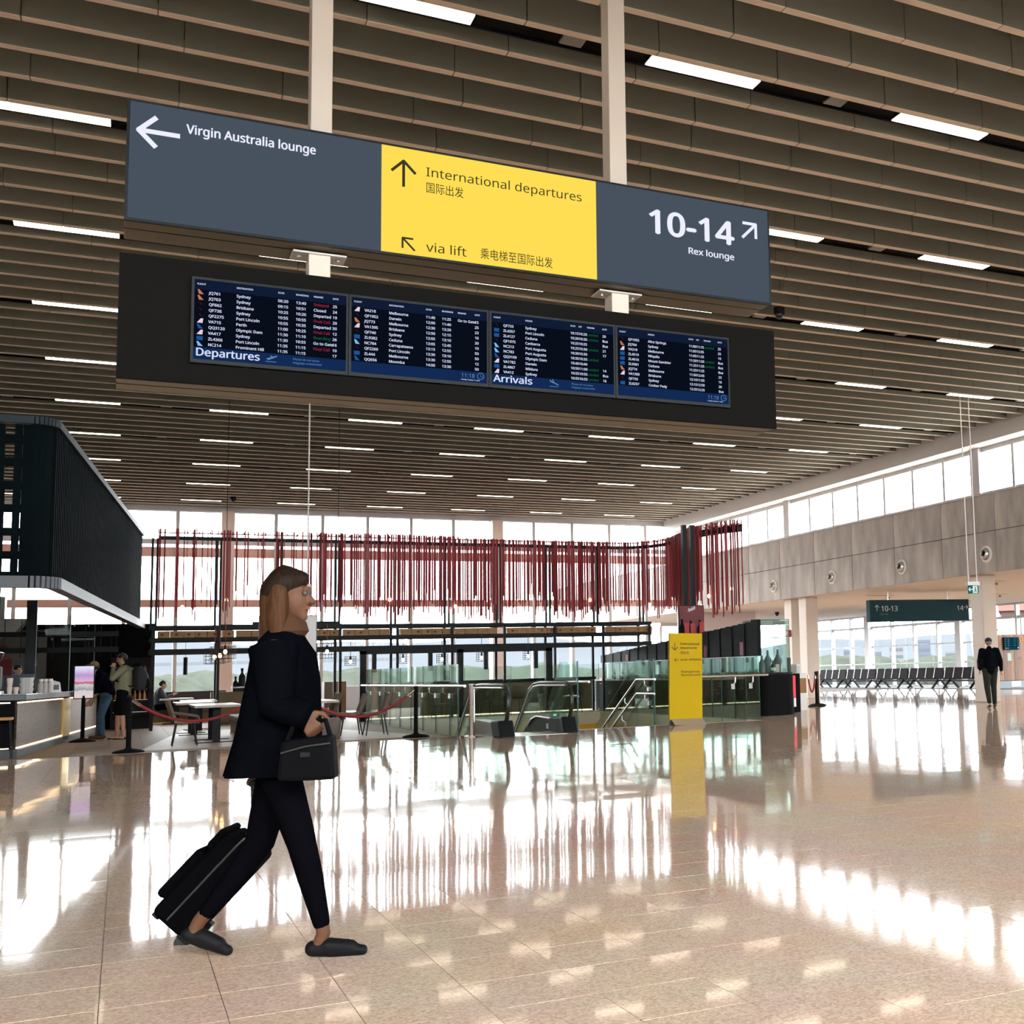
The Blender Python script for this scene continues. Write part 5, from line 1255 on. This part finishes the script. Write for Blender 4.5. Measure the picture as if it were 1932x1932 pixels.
SKIN = mat('skin_backlit', (.13, .058, .03), .6, spec=.3, noise=(20, .12)); SKIN2 = mat('skin_pale', (.50, .27, .17), .55); EYE_W = mat('eye_white', (.10, .09, .085), .5, spec=.1); IRIS = mat('dark_iris', (.03, .02, .012), .2); LIP = mat('lip', (.36, .11, .09), .5)  # walker's skin darkened to stand in for shade on her backlit side
def head_parts(c, f, o, segs, balls, s=1.0):
    """skull, jaw, nose, ears round centre c looking along f"""
    c = Vector(c); f = Vector(f).normalized(); up = Vector((0, 0, 1)); l = up.cross(f).normalized()
    up = f.cross(l)
    balls += [(c + up * .025 * s - f * .012 * s, (.078 * s, .078 * s, .09 * s)), (c + f * .022 * s - up * .02 * s, (.062 * s, .062 * s, .08 * s))]
    segs += [(c + f * .05 * s - up * .07 * s, c + f * .062 * s - up * .09 * s, .036 * s, .026 * s),
             (c + f * .082 * s + up * .012 * s, c + f * .104 * s - up * .022 * s, .011 * s, .0155 * s),
             (c + f * .075 * s + up * .036 * s + l * .03 * s, c + f * .075 * s + up * .036 * s - l * .03 * s, .014 * s, .014 * s),
             (c + f * .082 * s - up * .052 * s + l * .016 * s, c + f * .082 * s - up * .052 * s - l * .016 * s, .0085 * s, .0085 * s)]
    for q in (-1, 1): segs.append((c + l * q * .077 * s + up * .018 * s - f * .01 * s, c + l * q * .078 * s - up * .022 * s - f * .004 * s, .014 * s, .009 * s))
    return c, f, l, up
def face_detail(c, f, l, up, parent, s=1.0):
    for q in (-1, 1):
        p = c + f * .079 * s + l * q * .031 * s + up * .016 * s
        e = MB().ball(p - f * .003, .0115 * s, 10, 8).build('eye', EYE_W, parent, smooth=True); MB().ball(p + f * .0035 * s, .0075 * s, 8, 6).build('iris', IRIS, e, smooth=True)
    MB().tube([c + f * .0915 * s - up * .052 * s + l * k * .02 * s - f * abs(k) * .006 for k in (-1, -.5, 0, .5, 1)], [.003 * s, .005 * s, .006 * s, .005 * s, .003 * s], 6).build('mouth', LIP, parent, smooth=True)

# --- the woman striding past with a wheeled case
WH = R(-20); O = Vector((.62, 5.92, 0))
wm = thing('person', 'person in long dark coat and leggings striding past with a wheeled case', 'person', O, WH)
Z = Vector((0, 0, 1))
COAT = mat('black_coat', (.0028, .0032, .0048), .95, spec=.0, noise=(30, .3)); LEGG = mat('black_leggings', (.0025, .0025, .004), .9, spec=.01); SHOE = mat('black_shoe', (.006, .006, .008), .6, spec=.15)
HAIR = mat('dark_brown_hair', (.022, .011, .006), .6, spec=.12, noise=(90, .6), stretch=(1, 1, .08)); HAIR2 = mat('chestnut_hair', (.085, .036, .014), .6, spec=.12, noise=(90, .5), stretch=(1, 1, .08))
hipR, kneeR, ankR = Vector((.03, -.085, .84)), Vector((.145, -.085, .475)), Vector((.235, -.08, .105))
hipL, kneeL, ankL = Vector((-.005, .085, .84)), Vector((-.09, .085, .455)), Vector((-.335, .075, .155))
shR, elR, wrR = Vector((.03, -.17, 1.36)), Vector((.06, -.24, 1.10)), Vector((.18, -.275, 1.075))
shL, elL, wrL = Vector((.0, .17, 1.36)), Vector((-.09, .23, 1.09)), Vector((-.13, .25, .84))
segs = [((0, 0, .86), (.02, 0, 1.15), .11, .10), ((.02, 0, 1.15), (.03, 0, 1.33), .10, .11), ((.03, 0, 1.36), (.045, 0, 1.50), .052, .046), ((.02, -.15, 1.35), (.02, .15, 1.35), .05, .05), ((.01, -.085, .88), (.01, .085, .88), .095, .095),
        (hipR, kneeR, .072, .046), (kneeR, ankR, .044, .030), (hipL, kneeL, .072, .046), (kneeL, ankL, .044, .030), (shR, elR, .042, .034), (elR, wrR, .032, .024), (shL, elL, .042, .034), (elL, wrL, .032, .024),
        (ankR + Vector((-.03, 0, -.06)), ankR + Vector((.10, 0, -.078)), .024, .016), (ankR, ankR + Vector((-.025, 0, -.06)), .03, .03),
        (ankL + Vector((-.02, 0, -.065)), ankL + Vector((.07, 0, -.11)), .024, .016), (ankL, ankL + Vector((-.025, 0, -.055)), .03, .03)]
segs += hand(wrR, (.55, -.25, -.8), (.75, .1, .6), (.1, -1, .2), 1.3) + hand(wrL, (-.15, -.05, -1), (.95, .1, -.1), (0, .95, 0), 1.15)
balls = []
hd = head_parts((.052, 0, 1.60), (1, -.08, -.06), wm, segs, balls)
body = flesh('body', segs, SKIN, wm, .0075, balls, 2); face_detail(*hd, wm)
flesh('leggings', [((.0, -.085, .88), (.0, .085, .88), .11, .11), (hipR, kneeR.lerp(hipR, .1), .092, .066), (kneeR.lerp(hipR, .1), kneeR.lerp(ankR, .35), .064, .056), (kneeR.lerp(ankR, .35), ankR.lerp(kneeR, .12), .056, .038),
                  (hipL, kneeL.lerp(hipL, .1), .092, .066), (kneeL.lerp(hipL, .1), kneeL.lerp(ankL, .35), .064, .056), (kneeL.lerp(ankL, .35), ankL.lerp(kneeL, .14), .056, .038)], LEGG, wm, .012)
for a, tl, hz, nm in ((ankR, -.088, 0, 'shoe'), (ankL, -.125, 0, 'shoe')):
    back = a + Vector((-.045, 0, -.065)); toe = Vector((a.x + (.165 if a is ankR else .125), a.y, .022))
    if a is ankL: back = a + Vector((-.04, 0, -.055))
    back.z = max(back.z, .034)
    flesh(nm, [(back, back.lerp(toe, .35), .036, .034), (back.lerp(toe, .35), toe, .036, .024), (back.lerp(toe, .3) + Z * .012, back.lerp(toe, .75) + Z * .008, .038, .036)], SHOE, wm, .008, (), 2)
    lc_ = MB()
    for k in range(4): q = back.lerp(toe, .38 + .11 * k); lc_.tube([(q.x, q.y - .022, q.z + .028), (q.x, q.y, q.z + .043), (q.x, q.y + .022, q.z + .028)], .0035, 5)
    lc_.build('lace', LEGG, wm)
cb_ = MB().loft([(.035, 0, 1.475, .06, .07), (.03, 0, 1.44, .075, .10), (.025, 0, 1.40, .10, .175), (.03, 0, 1.34, .135, .215), (.03, 0, 1.22, .155, .23), (.02, 0, 1.08, .17, .235), (.01, 0, .95, .185, .24), (-.005, 0, .86, .195, .24), (-.015, 0, .80, .20, .245), (-.015, 0, .80, .185, .23)], 40, .05, True, True, 6)
cb_.tube([(.03, -.18, 1.36), (.05, -.225, 1.22), (.065, -.245, 1.10), (.13, -.265, 1.085), (.215, -.29, 1.055)], [.105, .088, .078, .07, .062], 14).tube([(.0, .18, 1.36), (-.05, .22, 1.2), (-.095, .235, 1.09), (-.12, .245, .96), (-.13, .25, .86)], [.105, .088, .078, .068, .058], 14)
cb_.build('coat', COAT, wm, smooth=True)
MB().loft([(.03, 0, 1.52, .055, .06), (.04, 0, 1.48, .085, .09), (.045, 0, 1.44, .09, .105), (.04, 0, 1.415, .075, .09)], 24, .06).build('scarf', mat('brown_scarf', (.07, .034, .018), .9, spec=.1), wm, smooth=True)
# hair: dark crown gathered up, lighter lengths falling behind
hc = Vector((.052, 0, 1.60))
flesh('hair', [(hc + Vector((-.02, 0, .055)), hc + Vector((-.045, 0, .02)), .088, .088), (hc + Vector((.045, 0, .078)), hc + Vector((-.02, 0, .088)), .042, .058), (hc + Vector((-.02, 0, .10)), hc + Vector((-.03, 0, .118)), .045, .03)], HAIR, wm, .009)
hl = [(hc + Vector((-.055, 0, 0)), hc + Vector((-.07, 0, -.20)), .080, .060)]
for q in (-1, 1): hl += [(hc + Vector((-.03, q * .055, .02)), hc + Vector((-.035, q * .072, -.10)), .045, .045), (hc + Vector((-.035, q * .072, -.10)), hc + Vector((-.03, q * .085, -.20)), .045, .03)]
flesh('hair_lengths', hl, HAIR2, wm, .009)
def Wp(p): return O + Matrix.Rotation(WH, 3, 'Z') @ Vector(p)
# handbag carried at the hip
BAGM = mat('black_bag_leather', (.003, .003, .004), .7, spec=.05)
bg_ = thing('handbag', 'black structured handbag carried low at the front of the coat', 'bag', Wp((.21, -.30, .79)), WH)
MB().poly([(-.12, -.055, 0), (.12, -.055, .0), (.105, -.05, .19), (-.105, -.05, .17)], (0, .11, 0)).build('body', BAGM, bg_, bevel=.018)
MB().tube([(-.09, 0, .165), (-.06, 0, .235), (.0, .02, .255), (.07, 0, .25), (.09, 0, .18)], .011, 8).build('handle', BAGM, bg_, smooth=True)
MB().bx(-.02, .02, -.062, -.055, .10, .12).build('clasp', BLACK, bg_); MB().tube([(-.1, -.058, .12), (0, -.062, .145), (.1, -.058, .155)], .004, 6).build('flap_edge', mat('bag_piping', (.03, .03, .03), .6), bg_)
# wheeled suitcase tilted behind
sA = R(-42)
c0 = Wp((-.375, .50, .285))
cs = thing('suitcase', 'black soft suitcase tilted on its wheels behind the walker', 'suitcase', (c0.x, c0.y, 0), WH)
T = Matrix.Translation((0, 0, .285)) @ Matrix.Rotation(R(43), 4, 'Y')
CASE = mat('black_luggage', (.003, .003, .004), .9, spec=.02, noise=(60, .3))
def C_(b): b.M = T; return b
C_(MB()).bx(-.105, .105, -.17, .17, -.27, .21).build('body', CASE, cs, bevel=.035, seg=3)
C_(MB()).bx(-.15, -.10, -.145, .145, -.2, .08).build('front_pocket', CASE, cs, bevel=.02); C_(MB()).bx(-.135, -.1, -.13, .13, .1, .21).build('top_pocket', CASE, cs, bevel=.015)
zp = C_(MB()); zp.tube([(-.02, -.172, -.24), (-.02, -.172, .2), (-.02, -.15, .238), (-.02, .15, .238), (-.02, .172, .2), (-.02, .172, -.24)], .005, 6); zp.build('zip', mat('dark_zip', (.04, .04, .04), .4), cs)
for y in (-.13, .13):
    wl_ = C_(MB()); wl_.tube([(.10, y - .014, -.285), (.10, y + .014, -.285)], .035, 16); wl_.build('wheel', RUB, cs, smooth=True)
    C_(MB()).bx(.06, .125, y - .03, y + .03, -.275, -.22).build('wheel_housing', BLACK, cs, bevel=.006)
C_(MB()).bx(-.1, -.06, -.1, .1, -.295, -.26).build('front_foot', BLACK, cs, bevel=.006)
C_(MB()).tube([(-.03, -.07, .24), (-.03, -.065, .265), (-.03, .065, .265), (-.03, .07, .24)], .011, 8).build('carry_handle', BLACK, cs, smooth=True)
hg = Vector((-.145 + .375, .25 - .50, .745))
for y in (-.07, .07): MB().tube([T @ Vector((.06, y, .19)), hg + Vector((0, y, -.01))], .008, 8).build('telescopic_tube', mat('dark_tube', (.05, .05, .055), .4, .8), cs)
MB().tube([hg + Vector((0, -.085, 0)), hg + Vector((0, .085, 0))], .015, 10).build('pull_grip', BLACK, cs, smooth=True)

# --- the other people
def person(label, loc, rz, J, top, legs, cols, hairc, voxel=.014, cap=None, shorts=False, s=1.0, hands=(.5, .5), skin=SKIN2, group=None, jacket_hem=.0):
    o = thing('person', label, 'person', loc, rz, group)
    V = {k: Vector(v) for k, v in J.items()}
    sg = [(V['pel'], V['chest'], .12, .12), (V['chest'] + Z * .05, V['neck'], .075, .055), (V['neck'], V['head'], .055, .05)]
    for q in 'LR':
        sg += [(V['sh' + q], V['el' + q], .048, .04), (V['el' + q], V['wr' + q], .04, .028), (V['hip' + q], V['kn' + q], .085, .055), (V['kn' + q], V['kn' + q].lerp(V['an' + q], .35), .055, .056), (V['kn' + q].lerp(V['an' + q], .35), V['an' + q], .056, .036), (V['an' + q] + Z * -.05, V['to' + q], .036, .026),
               (V['chest'] + Z * .06, V['sh' + q], .08, .06)]
        d_ = (V['wr' + q] - V['el' + q]).normalized(); t_ = Vector((1, 0, 0)) if abs(d_.z) > .6 else Vector((0, 0, 1)); n_ = d_.cross(t_) * (1 if q == 'L' else -1)
        sg += hand(V['wr' + q], d_, t_, n_, hands[0 if q == 'L' else 1], 1.05, 1.25)
    bl = []; f = Vector(J.get('look', (1, 0, 0)))
    hp = head_parts(V['head'] + Z * .07, f, o, sg, bl, 1.04)
    flesh('body', sg, skin, o, voxel, bl, 2); face_detail(*hp, o, 1.04)
    tm, lm_, shm = cols
    tg = [(V['pel'] + Z * (.02 - jacket_hem), V['chest'], .165, .175), (V['chest'], V['chest'] + Z * .08, .175, .13)]
    for q in 'LR': tg += [(V['chest'] + Z * .07, V['sh' + q], .10, .085), (V['sh' + q], V['el' + q], .082, .066), (V['el' + q], V['el' + q].lerp(V['wr' + q], top), .064, .05)]
    tg += [(V['chest'] + Z * .12 - Vector((.03, 0, 0)), V['neck'] - Vector((.02, 0, 0)), .085, .07)]
    for y in (-.08, .08): tg.append((V['pel'] + Vector((0, y, .0 - jacket_hem)), V['chest'] + Vector((0, y, 0)), .125, .13))
    flesh('jacket', tg, tm, o, voxel)
    lg = [(V['hipL'], V['hipR'], .13, .13)]
    for q in 'LR':
        e = V['kn' + q].lerp(V['hip' + q], .12) if shorts else V['an' + q] + Z * .02
        if shorts: lg.append((V['hip' + q], e, .125, .105))
        else: lg += [(V['hip' + q], V['kn' + q], .115, .08), (V['kn' + q], e, .08, .06)]
    flesh('shorts' if shorts else 'trousers', lg, lm_, o, voxel)
    for q in 'LR':
        a = V['an' + q]; t = V['to' + q]
        flesh('shoe', [((a.x - .04 * (t - a).normalized().x, a.y, .05 if not shorts else .025), (t.x, t.y, .035 if not shorts else .02), .045 if not shorts else .03, .04 if not shorts else .03)], shm, o, voxel, (), 1)
    hc_ = V['head'] + Z * .07
    if cap:
        b = MB(); ff = Vector((f.x, f.y, 0)).normalized()
        b.ball(hc_ + Z * .045, (.098, .094, .088), 18, 10).build('cap', cap, o, smooth=True)
        side_ = Vector((-ff.y, ff.x, 0)); p = hc_ + Z * .055
        MB().poly([p + ff * .07 + side_ * .07, p + ff * .15 + side_ * .05 - Z * .015, p + ff * .175 - Z * .02, p + ff * .15 - side_ * .05 - Z * .015, p + ff * .07 - side_ * .07], (0, 0, .012)).build('cap_peak', cap, o, bevel=.004)
        MB().ball(hc_ + Z * .0 - ff * .02, (.087, .087, .07), 14, 8).build('hair', hairc, o, smooth=True)
    else: flesh('hair', [(hc_ + Z * .05 - f * .01, hc_ + Z * .03 - f * .035, .092, .088), (hc_ + Z * .075 + f * .035, hc_ + Z * .08 - f * .02, .055, .06)], hairc, o, .012)
    return o
NAVYJ = mat('navy_jacket', (.004, .0055, .010), .9, spec=.02); JEAN = mat('blue_jeans', (.035, .085, .15), .8, noise=(7, .3)); BRSH = mat('brown_shoe', (.06, .03, .015), .6); SAGE = mat('sage_hoodie', (.24, .235, .15), .85, noise=(25, .2)); BLKS = mat('black_shorts', (.005, .005, .007), .9, spec=.05); THONG = mat('dark_thong', (.03, .02, .015), .7); GREYT = mat('charcoal_trousers', (.025, .03, .026), .9, spec=.06); DHAIR = mat('black_hair', (.012, .009, .007), .55); CAPT = mat('tan_cap', (.24, .15, .05), .8); CAPD = mat('dark_cap', (.02, .022, .03), .8); BLUJ = mat('slate_blue_jacket', (.045, .06, .085), .8)
STAND = dict(pel=(0, 0, 1.0), chest=(0, 0, 1.30), neck=(.01, 0, 1.50), head=(.03, 0, 1.58), shL=(0, .19, 1.44), shR=(0, -.19, 1.44), elL=(-.02, .25, 1.15), elR=(-.02, -.25, 1.15), wrL=(.05, .25, .92), wrR=(.05, -.25, .92),
             hipL=(0, .09, .96), hipR=(0, -.09, .96), knL=(.02, .11, .52), knR=(.02, -.11, .52), anL=(0, .12, .09), anR=(0, -.12, .09), toL=(.15, .14, .03), toR=(.15, -.14, .03))
J = dict(STAND); J.update(pel=(-.17, 0, 1.02), chest=(-.07, 0, 1.30), neck=(.06, 0, 1.51), head=(.12, 0, 1.57), shL=(-.03, .2, 1.44), shR=(-.03, -.2, 1.44), elL=(.02, .26, 1.16), elR=(.02, -.26, 1.16), wrL=(.15, .2, .88), wrR=(.15, -.2, .88), hipL=(-.15, .1, .97), hipR=(-.15, -.1, .97), knL=(-.06, .12, .52), knR=(-.02, -.13, .52), anL=(-.10, .13, .09), anR=(.03, -.14, .09), toL=(.06, .14, .03), toR=(.19, -.15, .03), look=(.93, 0, -.35))
person('man in a tan cap and dark jacket leaning towards the counter', (-.45, 31.75, 0), R(172), J, .35, 1, (NAVYJ, JEAN, BRSH), DHAIR, cap=CAPT)
J = dict(STAND); J.update(pel=(-.08, 0, 1.08), chest=(-.10, 0, 1.42), neck=(-.06, 0, 1.64), head=(-.03, 0, 1.72), shL=(-.08, .2, 1.57), shR=(-.08, -.2, 1.57), elL=(.12, .27, 1.36), elR=(.14, -.27, 1.36), wrL=(.12, .08, 1.60), wrR=(.13, -.10, 1.60), hipL=(-.07, .1, 1.03), hipR=(-.07, -.1, 1.03), knL=(-.08, .13, .56), knR=(.02, -.13, .56), anL=(-.12, .14, .08), anR=(.03, -.14, .08), toL=(.06, .16, .03), toR=(.20, -.16, .03), look=(.97, .0, -.25))
hm = person('tall man in a sage hoodie and black shorts holding his hands to his face', (-.05, 30.95, 0), R(176), J, .9, 1, (SAGE, BLKS, THONG), DHAIR, shorts=True)
MB().loft([(-.12, 0, 1.63, .11, .12), (-.17, 0, 1.59, .13, .15), (-.17, 0, 1.52, .10, .12)], 16).build('hood', SAGE, hm, smooth=True)
bp_ = thing('backpack', 'black backpack worn by the man in the sage hoodie', 'backpack', (-.05, 30.95, 1.1), R(176))
MB().loft([(-.42, 0, -.02, .13, .15), (-.43, 0, .12, .17, .18), (-.41, 0, .32, .165, .18), (-.38, 0, .46, .12, .15), (-.36, 0, .52, .06, .08)], 18).build('bag', mat('backpack_black', (.010, .010, .013), .7), bp_, smooth=True); MB().loft([(-.55, 0, .02, .07, .12), (-.56, 0, .14, .08, .13), (-.54, 0, .24, .05, .10)], 14).build('pocket', BLACKM, bp_, smooth=True)
for y in (-.13, .13): MB().tube([(-.28, y, .50), (-.12, y * 1.1, .58), (.08, y * 1.15, .44), (.09, y * 1.1, .22), (-.25, y, .06)], .018, 8).build('strap', BLACKM, bp_, smooth=True)
MB().ball((-.60, .04, .17), .018, 8, 6).build('orange_tag', mat('orange_tag', (.6, .12, .02), .5), bp_)
J = dict(STAND); J.update(knR=(.14, -.10, .54), anR=(.10, -.10, .10), toR=(.26, -.11, .035), knL=(-.05, .10, .52), anL=(-.26, .10, .14), toL=(-.12, .11, .035), elR=(-.06, -.27, 1.17), wrR=(.06, -.30, .94), elL=(-.04, .27, 1.17), wrL=(.08, .24, .98))
mr = person('man in a dark jacket and cap walking away past the beige column', (19.55, 24.6, 0), R(62), J, .95, 1, (NAVYJ, GREYT, BRSH), mat('grey_hair', (.2, .17, .14), .6), cap=CAPD, jacket_hem=.04)
MB().tube([(-.09, -.05 + .0, 1.655)] + [(-.095 * math.cos(a) + .03, .09 * math.sin(a), 1.655) for a in (R(-50), R(-25), 0, R(25), R(50))][1:], .008, 6).build('cap_strap', mat('beige_strap', (.45, .33, .2), .7), mr)
sb = thing('shoulder_bag', 'black shoulder bag slung on the man walking away', 'bag', (19.55, 24.6, 1.0), R(62)); MB().bx(-.2, .02, .2, .33, -.02, .24).build('bag', BAGM, sb, bevel=.03); MB().tube([(-.09, .26, .24), (-.19, .08, .42), (-.14, -.12, .52), (0, -.15, .50)], .014, 8).build('strap', BAGM, sb, smooth=True)
J = dict(pel=(0, 0, .55), chest=(.03, 0, .86), neck=(.07, 0, 1.04), head=(.11, 0, 1.10), shL=(.04, .18, .99), shR=(.04, -.18, .99), elL=(.16, .22, .76), elR=(.16, -.22, .76), wrL=(.36, .12, .86), wrR=(.36, -.12, .86), hipL=(0, .1, .53), hipR=(0, -.1, .53), knL=(.42, .12, .52), knR=(.42, -.12, .52), anL=(.42, .12, .09), anR=(.42, -.12, .09), toL=(.56, .13, .03), toR=(.56, -.13, .03), look=(.96, 0, -.28))
person('seated diner in a slate blue jacket looking at a phone by the far windows', (.98, 40.75, .0), 0, J, .9, 1, (BLUJ, NAVYJ, BRSH), DHAIR)
o = thing('phone', 'dark phone held by the seated diner', 'phone', (1.40, 40.75, .93)); MB().box((0, 0, 0), (.015, .08, .15), ry=R(-25)).build('case', BLACK, o); MB().box((-.009, 0, 0), (.002, .07, .13), ry=R(-25)).build('screen', NAVY3, o)
J = dict(STAND)
person('barista in a blue shirt behind the grinder at the brass counter', (-2.02, 31.0, -.06), R(-60), J, .6, 1, (BLUJ, NAVYJ, BRSH), DHAIR)
